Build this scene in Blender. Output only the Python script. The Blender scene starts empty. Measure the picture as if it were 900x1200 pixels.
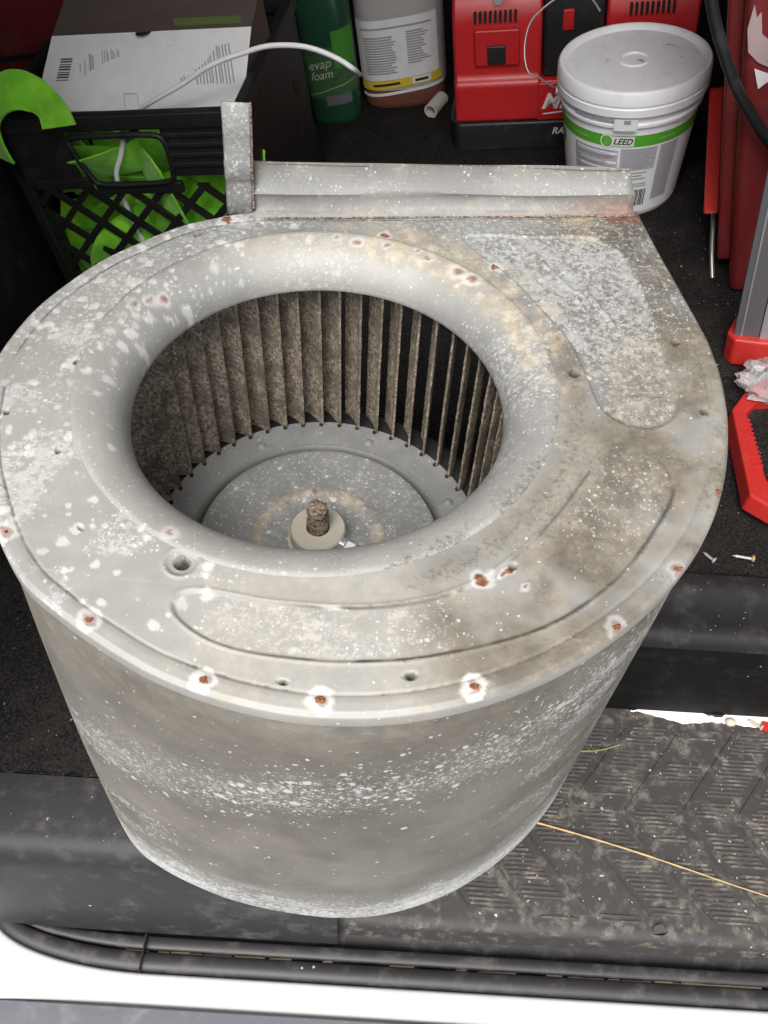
import bpy, bmesh, math, random
import numpy as np
from mathutils import Vector, Matrix

random.seed(7)
SC = bpy.context.scene
COL = SC.collection
PI = math.pi
R = math.radians

# ------------------------------------------------------------------ camera
PITCH, ROLL = R(52.418), R(3.5)
fwd = Vector((0, math.cos(PITCH), -math.sin(PITCH)))
upv = Vector((0, math.sin(PITCH), math.cos(PITCH)))
rgt = Vector((1, 0, 0))
cx_ = rgt * math.cos(ROLL) + upv * math.sin(ROLL)
cy_ = upv * math.cos(ROLL) - rgt * math.sin(ROLL)
cz_ = -fwd
cam_d = bpy.data.cameras.new('camera')
cam = bpy.data.objects.new('camera', cam_d)
COL.objects.link(cam)
cam.matrix_world = Matrix(((cx_.x, cy_.x, cz_.x, 0), (cx_.y, cy_.y, cz_.y, 0), (cx_.z, cy_.z, cz_.z, .766), (0, 0, 0, 1)))
cam_d.sensor_fit = 'VERTICAL'
cam_d.sensor_height = 36
cam_d.lens = 1020 / 1200 * 36
cam_d.clip_start = .02
cam_d.clip_end = 2000
SC.camera = cam

# ------------------------------------------------------------------ light
world = bpy.data.worlds.new('World')
SC.world = world
world.use_nodes = True
wn, wl = world.node_tree.nodes, world.node_tree.links
sky = wn.new('ShaderNodeTexSky')
sky.sky_type = 'NISHITA'
sky.sun_disc = False
SUN_EL, SUN_AZ = R(58), R(200)          # azimuth clockwise from +y
sky.sun_elevation = SUN_EL
sky.sun_rotation = SUN_AZ
sky.dust_density = 3
hs = wn.new('ShaderNodeHueSaturation')
hs.inputs['Saturation'].default_value = .22
wl.new(sky.outputs[0], hs.inputs['Color'])
wl.new(hs.outputs[0], wn['Background'].inputs[0])
wn['Background'].inputs[1].default_value = .15
sd = bpy.data.lights.new('sun', 'SUN')
sd.energy = 1.5
sd.angle = R(35)
sd.color = (1, .97, .92)
sun = bpy.data.objects.new('sun', sd)
COL.objects.link(sun)
sv = Vector((math.sin(SUN_AZ) * math.cos(SUN_EL), math.cos(SUN_AZ) * math.cos(SUN_EL), math.sin(SUN_EL)))
sun.rotation_euler = (-sv).to_track_quat('-Z', 'Y').to_euler()
sun.location = sv * 5
vs = SC.view_settings
vs.view_transform = 'Standard'
vs.look = 'None'
vs.exposure = 1.0
vs.gamma = 1
vs.use_curve_mapping = False
SC.render.engine = 'CYCLES'
SC.cycles.use_denoising = True
SC.cycles.max_bounces = 8
SC.cycles.diffuse_bounces = 5

# ------------------------------------------------------------------ helpers
class MB:
    def __init__(s): s.v, s.f = [], []
    def add(s, vs_, fs):
        o = len(s.v); s.v += [tuple(p) for p in vs_]; s.f += [tuple(i + o for i in f) for f in fs]; return s
    def box(s, x0, x1, y0, y1, z0, z1, M=None):
        p = [(x0,y0,z0),(x1,y0,z0),(x1,y1,z0),(x0,y1,z0),(x0,y0,z1),(x1,y0,z1),(x1,y1,z1),(x0,y1,z1)]
        if M: p = [M @ Vector(q) for q in p]
        return s.add(p, [(3,2,1,0),(4,5,6,7),(0,1,5,4),(1,2,6,5),(2,3,7,6),(3,0,4,7)])
    def tube(s, pts, r, n=10, caps=True):
        pts = [Vector(p) for p in pts]
        rs = r if isinstance(r, (list, tuple)) else [r] * len(pts)
        T = [(pts[min(i+1, len(pts)-1)] - pts[max(i-1, 0)]).normalized() for i in range(len(pts))]
        u = T[0].orthogonal().normalized()
        vs_ = []
        for i, p in enumerate(pts):
            u = (u - T[i] * u.dot(T[i])).normalized(); w = T[i].cross(u)
            vs_ += [p + (u * math.cos(2*PI*k/n) + w * math.sin(2*PI*k/n)) * rs[i] for k in range(n)]
        fs = [(i*n+k, i*n+(k+1) % n, (i+1)*n+(k+1) % n, (i+1)*n+k) for i in range(len(pts)-1) for k in range(n)]
        if caps: fs += [tuple(range(n))[::-1], tuple(range((len(pts)-1)*n, len(pts)*n))]
        return s.add(vs_, fs)
    def lathe(s, prof, n=48, c=(0, 0), close=False, a0=0, a1=2*PI):
        full = abs(a1 - a0 - 2*PI) < 1e-6
        m = n if full else n + 1
        vs_ = [(c[0] + r*math.cos(a0+(a1-a0)*k/n), c[1] + r*math.sin(a0+(a1-a0)*k/n), z) for r, z in prof for k in range(m)]
        L = len(prof)
        fs = []
        for i in range(L if close else L-1):
            j = (i+1) % L
            for k in range(n):
                k2 = (k+1) % m
                fs.append((i*m+k, i*m+k2, j*m+k2, j*m+k))
        return s.add(vs_, fs)
    def prism(s, poly, z0, z1, M=None):
        n = len(poly)
        p = [(x, y, z0) for x, y in poly] + [(x, y, z1) for x, y in poly]
        if M: p = [M @ Vector(q) for q in p]
        return s.add(p, [tuple(range(n))[::-1], tuple(range(n, 2*n))] + [(i, (i+1) % n, n+(i+1) % n, n+i) for i in range(n)])
    def extr(s, prof, x0, x1, nx=1, fn=None, cap=True):
        L = len(prof)
        vs_ = []
        for i in range(nx+1):
            x = x0 + (x1-x0)*i/nx
            for y, z in prof:
                vs_.append(fn(x, y, z) if fn else (x, y, z))
        fs = [(i*L+k, (i+1)*L+k, (i+1)*L+k+1, i*L+k+1) for i in range(nx) for k in range(L-1)]
        return s.add(vs_, fs)
    def ribbon(s, pts, wv, w, t=.0015):
        pts = [Vector(p) for p in pts]
        vs_ = []
        n = len(pts)
        for i, p in enumerate(pts):
            W = Vector(wv[i] if isinstance(wv, list) else wv).normalized()
            T = (pts[min(i+1, n-1)] - pts[max(i-1, 0)]).normalized()
            N = T.cross(W).normalized()
            for a, b in ((-1, -1), (-.5, -1.2), (0, -1), (.5, -1.2), (1, -1), (1, 1), (.5, 1.2), (0, 1), (-.5, 1.2), (-1, 1)):
                vs_.append(p + W*(a*w/2) + N*(b*t))
        fs = [(i*10+k, i*10+(k+1) % 10, (i+1)*10+(k+1) % 10, (i+1)*10+k) for i in range(n-1) for k in range(10)]
        fs += [tuple(range(10))[::-1], tuple(range((n-1)*10, n*10))]
        return s.add(vs_, fs)
    def build(s, name, mat, parent=None, smooth=None, bevel=0, M=None, seg=2):
        me = bpy.data.meshes.new(name)
        me.from_pydata(s.v, [], s.f)
        bm = bmesh.new(); bm.from_mesh(me)
        bmesh.ops.recalc_face_normals(bm, faces=bm.faces[:])
        bm.to_mesh(me); bm.free()
        me.materials.append(mat)
        o = bpy.data.objects.new(name, me)
        COL.objects.link(o)
        if parent: o.parent = parent
        if M is not None: o.matrix_world = M
        if smooth is not None:
            me.polygons.foreach_set('use_smooth', [True]*len(me.polygons))
            me.set_sharp_from_angle(angle=R(smooth))
        if bevel:
            b = o.modifiers.new('bevel', 'BEVEL'); b.width = bevel; b.segments = seg; b.limit_method = 'ANGLE'; b.angle_limit = R(35)
            me.polygons.foreach_set('use_smooth', [True]*len(me.polygons))
            o.modifiers.new('wn', 'WEIGHTED_NORMAL').keep_sharp = True
        return o

def tag(o, label=None, cat=None, group=None, kind=None):
    for k, v in (('label', label), ('category', cat), ('group', group), ('kind', kind)):
        if v: o[k] = v
    return o
def thing(name, M, label, cat, group=None):
    o = bpy.data.objects.new(name, None); COL.objects.link(o)
    o.empty_display_size = .05
    o.matrix_world = M if isinstance(M, Matrix) else Matrix.Translation(M)
    return tag(o, label, cat, group)
def catmull(pts, n=8, closed=True):
    P = np.array(pts, float); N = len(P); out = []
    rng = range(N) if closed else range(N-1)
    for i in rng:
        if closed: a, b, c, d = P[i-1], P[i], P[(i+1) % N], P[(i+2) % N]
        else: a, b, c, d = P[max(i-1, 0)], P[i], P[i+1], P[min(i+2, N-1)]
        for t in np.arange(n)/n:
            out.append(.5*((2*b)+(-a+c)*t+(2*a-5*b+4*c-d)*t*t+(-a+3*b-3*c+d)*t**3))
    if not closed: out.append(P[-1])
    return np.array(out)
def sstep(a, b, x):
    t = np.clip((x-a)/(b-a), 0, 1); return t*t*(3-2*t)
def vnoise(x, y, sc, seed=0, octv=3):
    out = np.zeros_like(x, float); amp, tot = 1., 0.
    for o in range(octv):
        rs = np.random.RandomState(seed*13+o); G = rs.rand(256, 256)
        X, Y = x*sc+57.3, y*sc+91.7
        ix, iy = np.floor(X).astype(int), np.floor(Y).astype(int)
        fx, fy = X-ix, Y-iy
        fx, fy = fx*fx*(3-2*fx), fy*fy*(3-2*fy)
        g = lambda i, j: G[i % 256, j % 256]
        out += amp*((g(ix, iy)*(1-fx)+g(ix+1, iy)*fx)*(1-fy)+(g(ix, iy+1)*(1-fx)+g(ix+1, iy+1)*fx)*fy)
        tot += amp; amp *= .5; sc *= 2.1
    return out/tot
def seg_dist(px, py, poly, closed=True):
    d = np.full(px.shape, 9.); n = len(poly)
    for i in range(n if closed else n-1):
        a, b = poly[i], poly[(i+1) % n]
        ab = b-a; L = ab@ab
        if L < 1e-14: continue
        t = np.clip(((px-a[0])*ab[0]+(py-a[1])*ab[1])/L, 0, 1)
        d = np.minimum(d, np.hypot(px-a[0]-t*ab[0], py-a[1]-t*ab[1]))
    return d
def inside(px, py, poly):
    c = np.zeros(px.shape, bool); n = len(poly)
    for i in range(n):
        a, b = poly[i], poly[i-1]
        m = (a[1] > py) != (b[1] > py)
        xx = (b[0]-a[0])*(py-a[1])/(b[1]-a[1]+1e-15)+a[0]
        c ^= m & (px < xx)
    return c
def attr(o, name, vals):
    a = o.data.attributes.new(name, 'FLOAT', 'POINT')
    a.data.foreach_set('value', np.asarray(vals, np.float32))
def text_mesh(s, size, shear=0, bold=0):
    cu = bpy.data.curves.new('t', 'FONT'); cu.body = s; cu.size = size; cu.shear = shear; cu.offset = bold
    cu.align_x = 'CENTER'; cu.align_y = 'CENTER'; cu.resolution_u = 3
    o = bpy.data.objects.new('t', cu); COL.objects.link(o)
    dg = bpy.context.evaluated_depsgraph_get(); dg.update()
    me = bpy.data.meshes.new_from_object(o.evaluated_get(dg))
    v = [tuple(p.co) for p in me.vertices]; f = [tuple(p.vertices) for p in me.polygons]
    bpy.data.objects.remove(o); bpy.data.meshes.remove(me); bpy.data.curves.remove(cu)
    return v, f

# ------------------------------------------------------------------ materials
class NT:
    def __init__(s, name):
        s.m = bpy.data.materials.new(name); s.m.use_nodes = True
        s.n, s.l = s.m.node_tree.nodes, s.m.node_tree.links
        s.b = s.n['Principled BSDF']
        s.tc = s.n.new('ShaderNodeTexCoord').outputs['Object']
    def put(s, sock, v):
        if isinstance(v, bpy.types.NodeSocket): s.l.new(v, sock)
        elif isinstance(v, tuple) and len(v) == 3 and sock.type == 'RGBA': sock.default_value = (*v, 1)
        else: sock.default_value = v
    def math(s, op, a, b=0., c=None):
        n = s.n.new('ShaderNodeMath'); n.operation = op
        s.put(n.inputs[0], a); s.put(n.inputs[1], b)
        if c is not None: s.put(n.inputs[2], c)
        return n.outputs[0]
    def noise(s, scale, detail=4, rough=.55, vec=None, dist=0):
        n = s.n.new('ShaderNodeTexNoise'); s.put(n.inputs['Vector'], vec or s.tc)
        n.inputs['Scale'].default_value = scale; n.inputs['Detail'].default_value = detail
        n.inputs['Roughness'].default_value = rough; n.inputs['Distortion'].default_value = dist
        return n.outputs[0]
    def map(s, v, a, b, lo=0., hi=1.):
        n = s.n.new('ShaderNodeMapRange'); n.interpolation_type = 'SMOOTHSTEP'
        s.put(n.inputs[0], v); s.put(n.inputs[1], a); s.put(n.inputs[2], b); s.put(n.inputs[3], lo); s.put(n.inputs[4], hi)
        return n.outputs[0]
    def mix(s, f, a, b):
        n = s.n.new('ShaderNodeMix'); n.data_type = 'RGBA'
        s.put(n.inputs[0], f); s.put(n.inputs[6], a); s.put(n.inputs[7], b)
        return n.outputs[2]
    def att(s, name):
        n = s.n.new('ShaderNodeAttribute'); n.attribute_name = name; return n.outputs['Fac']
    def scaled(s, v):
        n = s.n.new('ShaderNodeMapping'); s.put(n.inputs[0], s.tc); n.inputs['Scale'].default_value = v; return n.outputs[0]
    def spots(s, scale, dens, rad, vec=None):
        """round flecks: one per cell, kept where the cell's random number is below dens"""
        n = s.n.new('ShaderNodeTexVoronoi'); s.put(n.inputs['Vector'], vec or s.tc); n.inputs['Scale'].default_value = scale
        sep = s.n.new('ShaderNodeSeparateColor'); s.l.new(n.outputs['Color'], sep.inputs[0])
        on = s.math('LESS_THAN', sep.outputs[0], dens)
        wob = s.noise(scale*2.3, 2)
        d = s.math('ADD', n.outputs['Distance'], s.math('MULTIPLY_ADD', wob, .5, -.25))
        rr = s.math('MULTIPLY_ADD', sep.outputs[1], rad, rad*.45)
        return s.math('MULTIPLY', on, s.map(s.math('SUBTRACT', d, rr), -.06, .06, 1., 0.))
    def bump(s, h, strength=.3, dist=.001):
        n = s.n.new('ShaderNodeBump'); s.put(n.inputs['Height'], h); n.inputs['Strength'].default_value = strength; n.inputs['Distance'].default_value = dist
        s.l.new(n.outputs[0], s.b.inputs['Normal'])
    def out(s, col, rough=.5, metal=0., spec=.5):
        s.put(s.b.inputs['Base Color'], col); s.put(s.b.inputs['Roughness'], rough); s.put(s.b.inputs['Metallic'], metal)
        s.b.inputs['Specular IOR Level'].default_value = spec
        return s.m

def galvanised():
    t = NT('galvanised_steel')
    ox, cr, di, ru, ha, tn, wn_ = (t.att(k) for k in ('oxide', 'cream', 'dirt_shade', 'rust', 'halo', 'tone', 'warm'))
    fk, so = t.att('fleck'), t.att('grime_shade')
    big = t.noise(9, 4); mid = t.noise(60, 5, .6); fine = t.noise(420, 3, .6)
    base = t.mix(t.map(big, .3, .7), (.186, .190, .190), (.282, .282, .272))
    base = t.mix(t.math('MULTIPLY', t.map(mid, .4, .75), .30), base, (.37, .362, .34))
    base = t.mix(t.math('MULTIPLY', t.map(fine, .3, .75), .25), base, (.13, .13, .13))
    base = t.mix(tn, base, t.mix(.45, base, (.54, .522, .475)))
    base = t.mix(wn_, base, t.mix(t.map(t.noise(14, 5), .3, .7), (.116, .103, .083), (.205, .186, .157)))
    scr = t.map(t.noise(60, 4, .7, t.scaled((.25, 5, 5)), .6), .60, .72)
    base = t.mix(t.math('MULTIPLY', scr, .22), base, (.46, .45, .43))
    # mottled bloom and crisp flecks of zinc oxide
    mot = t.math('MULTIPLY', t.map(t.math('ADD', t.noise(250, 6, .74), t.math('MULTIPLY_ADD', ox, .20, -.135)), .50, .66), t.math('MINIMUM', t.math('MULTIPLY', ox, 1.5), .85))
    mot2 = t.math('MULTIPLY', t.map(t.math('ADD', t.noise(75, 6, .75), t.math('MULTIPLY_ADD', ox, .20, -.12)), .56, .68), t.math('MULTIPLY', ox, .7))
    s0 = t.spots(80, t.math('MULTIPLY', t.math('MAXIMUM', t.math('SUBTRACT', fk, .40), 0.), t.map(t.noise(19, 3), .32, .58, .08, .95)), .19)
    s1 = t.spots(125, t.math('MULTIPLY', fk, t.map(t.noise(19, 3), .32, .58, .12, .9)), .20)
    s1b = t.spots(205, t.math('MULTIPLY', fk, t.map(t.noise(27, 3), .3, .6, .2, .9)), .20)
    oxq = t.math('MULTIPLY', t.math('MULTIPLY', ox, ox), 1.3)
    s2 = t.spots(330, t.math('MULTIPLY', oxq, t.map(t.noise(31, 3), .3, .6, .25, .9)), .22)
    s3 = t.spots(560, t.math('MULTIPLY', oxq, .6), .24)
    w = t.math('MAXIMUM', t.math('MAXIMUM', t.math('MULTIPLY', s1, .70), t.math('MAXIMUM', t.math('MULTIPLY', s1b, .62), t.math('MULTIPLY', s0, .66))), t.math('MAXIMUM', t.math('MULTIPLY', s2, .7), t.math('MULTIPLY', s3, .55)))
    w = t.math('MAXIMUM', w, t.math('MAXIMUM', t.math('MULTIPLY', mot, .62), t.math('MULTIPLY', mot2, .6)))
    c = t.mix(w, base, (.60, .605, .59))
    cn = t.math('MULTIPLY', cr, t.map(t.noise(75, 6, .7), .32, .62))
    c = t.mix(t.math('MULTIPLY', cn, .75), c, t.mix(t.map(t.noise(130, 4), .35, .7), (.36, .29, .19), (.60, .525, .40)))
    dn = t.map(t.math('ADD', t.noise(330, 6, .78), t.math('MULTIPLY', di, .24)), .60, .88)
    c = t.mix(t.math('MULTIPLY', t.math('MULTIPLY', dn, t.math('MINIMUM', t.math('MULTIPLY', di, 2.), 1.)), .82), c, t.mix(t.noise(90, 3), (.065, .055, .036), (.17, .14, .095)))
    c = t.mix(so, c, (.030, .030, .030))  # near-black mask: grime, plus shade put into the colour
    c = t.mix(ha, c, (.70, .69, .665))
    c = t.mix(ru, c, t.mix(t.map(t.noise(260, 3), .35, .65), (.10, .038, .022), (.27, .105, .055)))
    rough = t.math('MULTIPLY_ADD', t.math('MAXIMUM', w, t.math('MAXIMUM', cn, dn)), .3, t.map(mid, .3, .7, .60, .74))
    metal = t.math('MULTIPLY', t.math('SUBTRACT', 1., t.math('MINIMUM', t.math('ADD', t.math('ADD', w, cn), t.math('ADD', ru, ha)), 1.)), .24)
    t.bump(t.math('ADD', t.math('MULTIPLY', w, .5), t.math('ADD', t.math('MULTIPLY', fine, .25), t.math('MULTIPLY', cn, .9))), .35, .0006)
    return t.out(c, rough, metal)
def plastic(name, col, rough=.42, dust=(.3, .27, .23), damt=.25, bump=.08, scale=60, spots=0., spec=.5):
    t = NT(name)
    d = t.math('MULTIPLY', t.map(t.noise(scale, 6, .68), .48, .75), damt)
    c = t.mix(d, col, dust)
    if spots: c = t.mix(t.spots(170, spots, .2), c, (.45, .43, .40))
    t.bump(t.noise(scale*9, 3), bump, .0008)
    return t.out(c, t.math('MULTIPLY_ADD', d, .5, rough), 0, spec)
def flat(name, col, rough=.6, metal=0.):
    t = NT(name)
    c = t.mix(t.math('MULTIPLY', t.map(t.noise(45, 5, .65), .35, .75), .22), col, tuple(min(1, x*.55+.03) for x in col))
    return t.out(c, rough, metal)

GALV = galvanised()
def carpet_mat():
    t = NT('black_carpet')
    n = t.noise(420, 4, .7); m = t.noise(22, 5, .65)
    c = t.mix(t.map(n, .35, .75), (.006, .0055, .0055), (.048, .043, .041))
    c = t.mix(t.math('MULTIPLY', t.map(m, .45, .75), .45), c, (.055, .046, .041))
    c = t.mix(t.math('MULTIPLY', t.spots(520, .16, .22), .45), c, (.13, .12, .115))
    c = t.mix(t.math('MULTIPLY', t.spots(260, .03, .14), .6), c, (.22, .20, .19))
    t.bump(t.math('ADD', n, t.math('MULTIPLY', t.noise(900, 2), .6)), .9, .004)
    return t.out(c, .95, 0, .15)
CARPET = carpet_mat()
BLKP = plastic('black_plastic_sill', (.026, .025, .026), .52, (.15, .14, .135), .42, .3, 34, .004, .3)
TREAD = plastic('dusty_black_tread', (.046, .043, .042), .55, (.22, .195, .16), .8, .3, 60, .015, .3)
RIBM = plastic('worn_tread_ribs', (.070, .064, .060), .55, (.30, .26, .205), .85, .25, 55, .015, .3)
RUBBER = plastic('black_rubber_seal', (.022, .021, .022), .48, (.20, .18, .17), .35, .08, 40, .006)
BLKCR = plastic('black_crate_plastic', (.010, .010, .010), .5, (.06, .05, .05), .3)
BLKT = plastic('black_tool_plastic', (.016, .016, .017), .45, (.08, .08, .08), .3)
REDP = plastic('red_tool_plastic', (.52, .018, .020), .36, (.30, .05, .05), .35, .06, 40)
REDD = plastic('dull_red_steel', (.17, .014, .014), .5, (.20, .075, .07), .55, .05, 14)
REDH = plastic('bright_red_plastic', (.44, .022, .018), .42, (.40, .07, .055), .3, .06, 50)
GREYB = plastic('running_board_plastic', (.11, .11, .125), .5, (.25, .25, .27), .4, .1, 30)
def paint_mat():
    t = NT('white_van_paint')
    c = t.mix(t.math('MULTIPLY', t.map(t.noise(30, 6, .7), .55, .8), .35), (.72, .72, .71), (.34, .32, .30))
    return t.out(c, .25)
WHITE = paint_mat()
LINER = flat('dark_van_liner', (.10, .098, .095), .85)
BUCK = plastic('white_bucket_plastic', (.86, .855, .87), .35, (.55, .52, .50), .3, .03, 30)
LIDM = plastic('greyish_lid_plastic', (.80, .79, .81), .4, (.50, .47, .46), .35, .05, 40)
LGREY = flat('grey_print', (.36, .35, .38), .5)
LWHITE = flat('white_label', (.80, .79, .78), .5)
LGREEN = flat('green_print', (.10, .42, .03), .45)
LBLACK = flat('black_print', (.02, .02, .02), .5)
LYEL = flat('yellow_print', (.70, .52, .04), .5)
LINK = flat('white_ink', (.85, .85, .83), .5)
def strap_mat():
    t = NT('green_webbing')
    w = t.n.new('ShaderNodeTexWave'); t.put(w.inputs[0], t.scaled((1, 1, 1))); w.inputs['Scale'].default_value = 130; w.inputs['Distortion'].default_value = 2
    c = t.mix(t.map(t.noise(30, 4), .3, .75), (.14, .50, .012), (.30, .78, .03))
    t.bump(w.outputs[1], .15, .0008)
    t.b.inputs['Sheen Weight'].default_value = .3
    return t.out(c, .8)
STRAP = strap_mat()
def dust_blade():
    t = NT('dusty_blade_steel')
    oi = t.n.new('ShaderNodeObjectInfo'); va = t.n.new('ShaderNodeVectorMath'); va.operation = 'ADD'
    cb = t.n.new('ShaderNodeCombineXYZ')
    for q in range(3): t.l.new(t.math('MULTIPLY', oi.outputs['Random'], 7.+3*q), cb.inputs[q])
    t.l.new(t.tc, va.inputs[0]); t.l.new(cb.outputs[0], va.inputs[1]); t.tc = va.outputs[0]
    n = t.noise(340, 7, .72, None); m = t.noise(50, 3, .5, None)
    c = t.mix(t.map(n, .36, .66), (.105, .084, .065), (.46, .395, .31))
    c = t.mix(t.math('MULTIPLY', t.map(m, .42, .66), .7), c, (.115, .09, .07))
    c = t.mix(t.spots(260, .12, .2), c, (.52, .46, .38))
    t.bump(t.math('ADD', n, t.noise(500, 3)), .6, .0016)
    return t.out(c, .95, 0, .2)
BLADE = dust_blade()
DARKM = flat('dark_gap', (.012, .011, .010), .9)  # near-black for slots, holes and joints; shade in openings put into colour
def rust_mat():
    t = NT('rust')
    c = t.mix(t.map(t.noise(330, 5, .7), .35, .65), (.10, .034, .018), (.30, .105, .05))
    t.bump(t.noise(500, 4), .8, .001)
    return t.out(c, .9)
RUST = rust_mat()
def crust_mat():
    t = NT('crusty_shaft_rust')
    c = t.mix(t.map(t.noise(420, 5, .7), .38, .62), (.09, .06, .045), (.46, .36, .27))
    t.bump(t.noise(400, 4), 1., .004)
    return t.out(c, .9)
CRUST = crust_mat()
STEEL = flat('bright_steel', (.75, .76, .78), .3, .8)
WIRE = flat('grey_wire', (.45, .44, .43), .4, .7)
CREAMM = flat('dusty_hub_steel', (.46, .43, .36), .6, .2)

# ------------------------------------------------------------------ the floor that the things stand on
KR = .15
def fl(x, y):
    t = min(max((y-.6)/.35, 0), 1); return KR*x*t*t*(3-2*t)
EZ = Vector((-.148, 0, .989)).normalized()
def stand(x, y, yaw=0., lean=0.):
    """matrix of a thing standing on the mat at x, y"""
    ez = (EZ + Vector((-lean, 0, 0))).normalized()
    ex = Vector((math.cos(yaw), math.sin(yaw), 0)); ex = (ex - ez*ex.dot(ez)).normalized()
    ey = ez.cross(ex)
    return Matrix(((ex.x, ey.x, ez.x, x), (ex.y, ey.y, ez.y, y), (ex.z, ey.z, ez.z, fl(x, y)), (0, 0, 0, 1)))

mb = MB()
rnd = random.Random(3)
def grid(x0, x1, y0, y1, nx, ny):
    vs_ = []
    for j in range(ny+1):
        for i in range(nx+1):
            x = x0+(x1-x0)*i/nx; y = y0+(y1-y0)*j/ny
            e = rnd.uniform(-.004, .004) if j == 0 else 0
            vs_.append((x, y+e, fl(x, y)+.001+rnd.uniform(-.0012, .0012)))
    fs = [(j*(nx+1)+i, j*(nx+1)+i+1, (j+1)*(nx+1)+i+1, (j+1)*(nx+1)+i) for j in range(ny) for i in range(nx)]
    mb.add(vs_, fs)
    mb.add([(x0+(x1-x0)*i/nx, y0+.001, -.006) for i in range(nx+1)] + vs_[:nx+1], [(i, i+1, nx+2+i, nx+1+i) for i in range(nx)])
grid(-1.5, -.02, .275, .535, 148, 26)
grid(-1.5, 1.8, .535, 1.94, 300, 130)
floor = tag(mb.build('floor', CARPET, smooth=60), 'black carpet mat with gritty specks covering the van load floor', None, None, 'structure')

gm = NT('concrete_ground')
gc = gm.mix(gm.noise(6, 6, .7), (.10, .10, .10), (.16, .155, .15))
mb = MB().add([(-60, -60, -.62), (60, -60, -.62), (60, 60, -.62), (-60, 60, -.62)], [(0, 1, 2, 3)])
tag(mb.build('ground', gm.out(gc, .9)), 'pale concrete ground outside the van', None, None, 'structure')

# ------------------------------------------------------------------ the van
van = thing('cargo_van', (0, 0, 0), 'white van with black plastic door sill, dusty ribbed side step and rubber seal', 'van')
rsill = [(.60, -.012), (.535, -.006), (.532, 0), (.512, .001), (.509, -.002), (.472, -.002), (.462, -.003), (.455, -.007), (.4515, -.014), (.450, -.020)]
lsill = [(.34, -.012), (.275, -.006), (.272, 0), (.222, .001), (.212, -.0015), (.206, -.007), (.2025, -.016), (.2005, -.03), (.190, -.15), (.186, -.185)]
MB().extr(lsill, -1.2, -.02, 60).build('scuff_cover', BLKP, van, 50)
MB().extr(rsill, -.02, 1.2, 60).build('sill_cover', plastic('matte_black_sill', (.013, .012, .013), .5, (.10, .09, .085), .35, .2, 30, .006, .25), van, 50)
MB().extr([(.4497, -.0195), (.4485, -.06), (.447, -.163)], -.02, 1.2, 4).build('step_wall', plastic('near_black_rubber', (.006, .006, .006), .6, (.06, .055, .05), .2, .15, 40, .004, .12), van, 50)  # step wall in its own near-black colour, darker than the sill cover
MB().add([(-.02, .186, -.19), (-.02, .46, -.19), (-.02, .46, -.003), (-.02, .2, -.003)], [(0, 1, 2, 3)]).build('step_side', BLKP, van)
ZT = -.160
step = MB().extr([(.452, ZT), (.212, ZT), (.205, ZT-.001), (.2015, ZT-.004), (.200, ZT-.010), (.199, ZT-.022), (.196, ZT-.030)], -.02, 1.2, 4).build('side_step', TREAD, van, 50)
# ribs broken by slanting gaps, and slanting bars in the gaps
ribs, bars = MB(), MB()
rr = random.Random(11)
yy = .2175
def gaps(y):
    """x of the zigzag lines at this y"""
    k = abs(((y-.2175)/.105) % 2 - 1)
    return k*.075
row = 0
while yy < .428:
    g = gaps(yy); x = -.015 - .075 + g
    while x < .75:
        a, b = max(x+.009, -.015), x+.052
        if b > a+.004 and rr.random() > .10 and vnoise(np.array([a]), np.array([yy]), 26, 91, 2)[0] < .60:
            h = .0017*rr.uniform(.35, 1.05)
            aa, bb_ = a+rr.uniform(0, .004), b-rr.uniform(0, .004)
            p = [(aa, yy-.0015, ZT-.0005), (bb_, yy-.0015, ZT-.0005), (bb_, yy+.0015, ZT-.0005), (aa, yy+.0015, ZT-.0005),
                 (aa+.001, yy-.0007, ZT+h), (bb_-.001, yy-.0007, ZT+h), (bb_-.001, yy+.0007, ZT+h), (aa+.001, yy+.0007, ZT+h)]
            ribs.add(p, [(4,5,6,7),(0,1,5,4),(1,2,6,5),(2,3,7,6),(3,0,4,7)])
        x += .061
    yy += .0046
ribs.build('tread_ribs', RIBM, step)['kind'] = 'stuff'
for band in range(2):
    y0, y1 = .2175+band*.105, .2175+(band+1)*.105
    k0, k1 = gaps(y0+1e-4), gaps(y1-1e-4)
    x = -.09
    while x < .72:
        for off in (.0005,):
            xa, xb = x+k0+off, x+k1+off
            if min(xa, xb) > -.012:
                o = MB().add([(xa-.0022, y0+.004, ZT-.0005), (xa+.0022, y0+.004, ZT-.0005), (xb+.0022, y1-.004, ZT-.0005), (xb-.0022, y1-.004, ZT-.0005),
                              (xa-.0012, y0+.005, ZT+.0014), (xa+.0012, y0+.005, ZT+.0014), (xb+.0012, y1-.005, ZT+.0014), (xb-.0012, y1-.005, ZT+.0014)],
                             [(4,5,6,7),(0,1,5,4),(1,2,6,5),(2,3,7,6),(3,0,4,7)]).build('tread_bar', TREAD, step)
        x += .061
# white paint drips along the back of the step
xs = np.arange(.298, .62, .0016)
w_ = .012*np.clip((xs-.298)/.05, 0, 1)*(.35+1.1*vnoise(xs, xs*0, 45, 81, 4))
t_ = .0075*np.clip(vnoise(xs, xs*0, 60, 82, 3)*2.4-1.15, 0, 1)
n = len(xs)
pu = [(x, .4476-max(0, t), ZT+.0012) for x, t in zip(xs, t_)]; pl_ = [(x, .4468-max(w, t+.0006), ZT+.0008) for x, w, t in zip(xs, w_, t_)]
MB().add(pu+pl_, [(i, i+1, n+i+1, n+i) for i in range(n-1)]).build('paint_drip', LINK, step)
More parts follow.
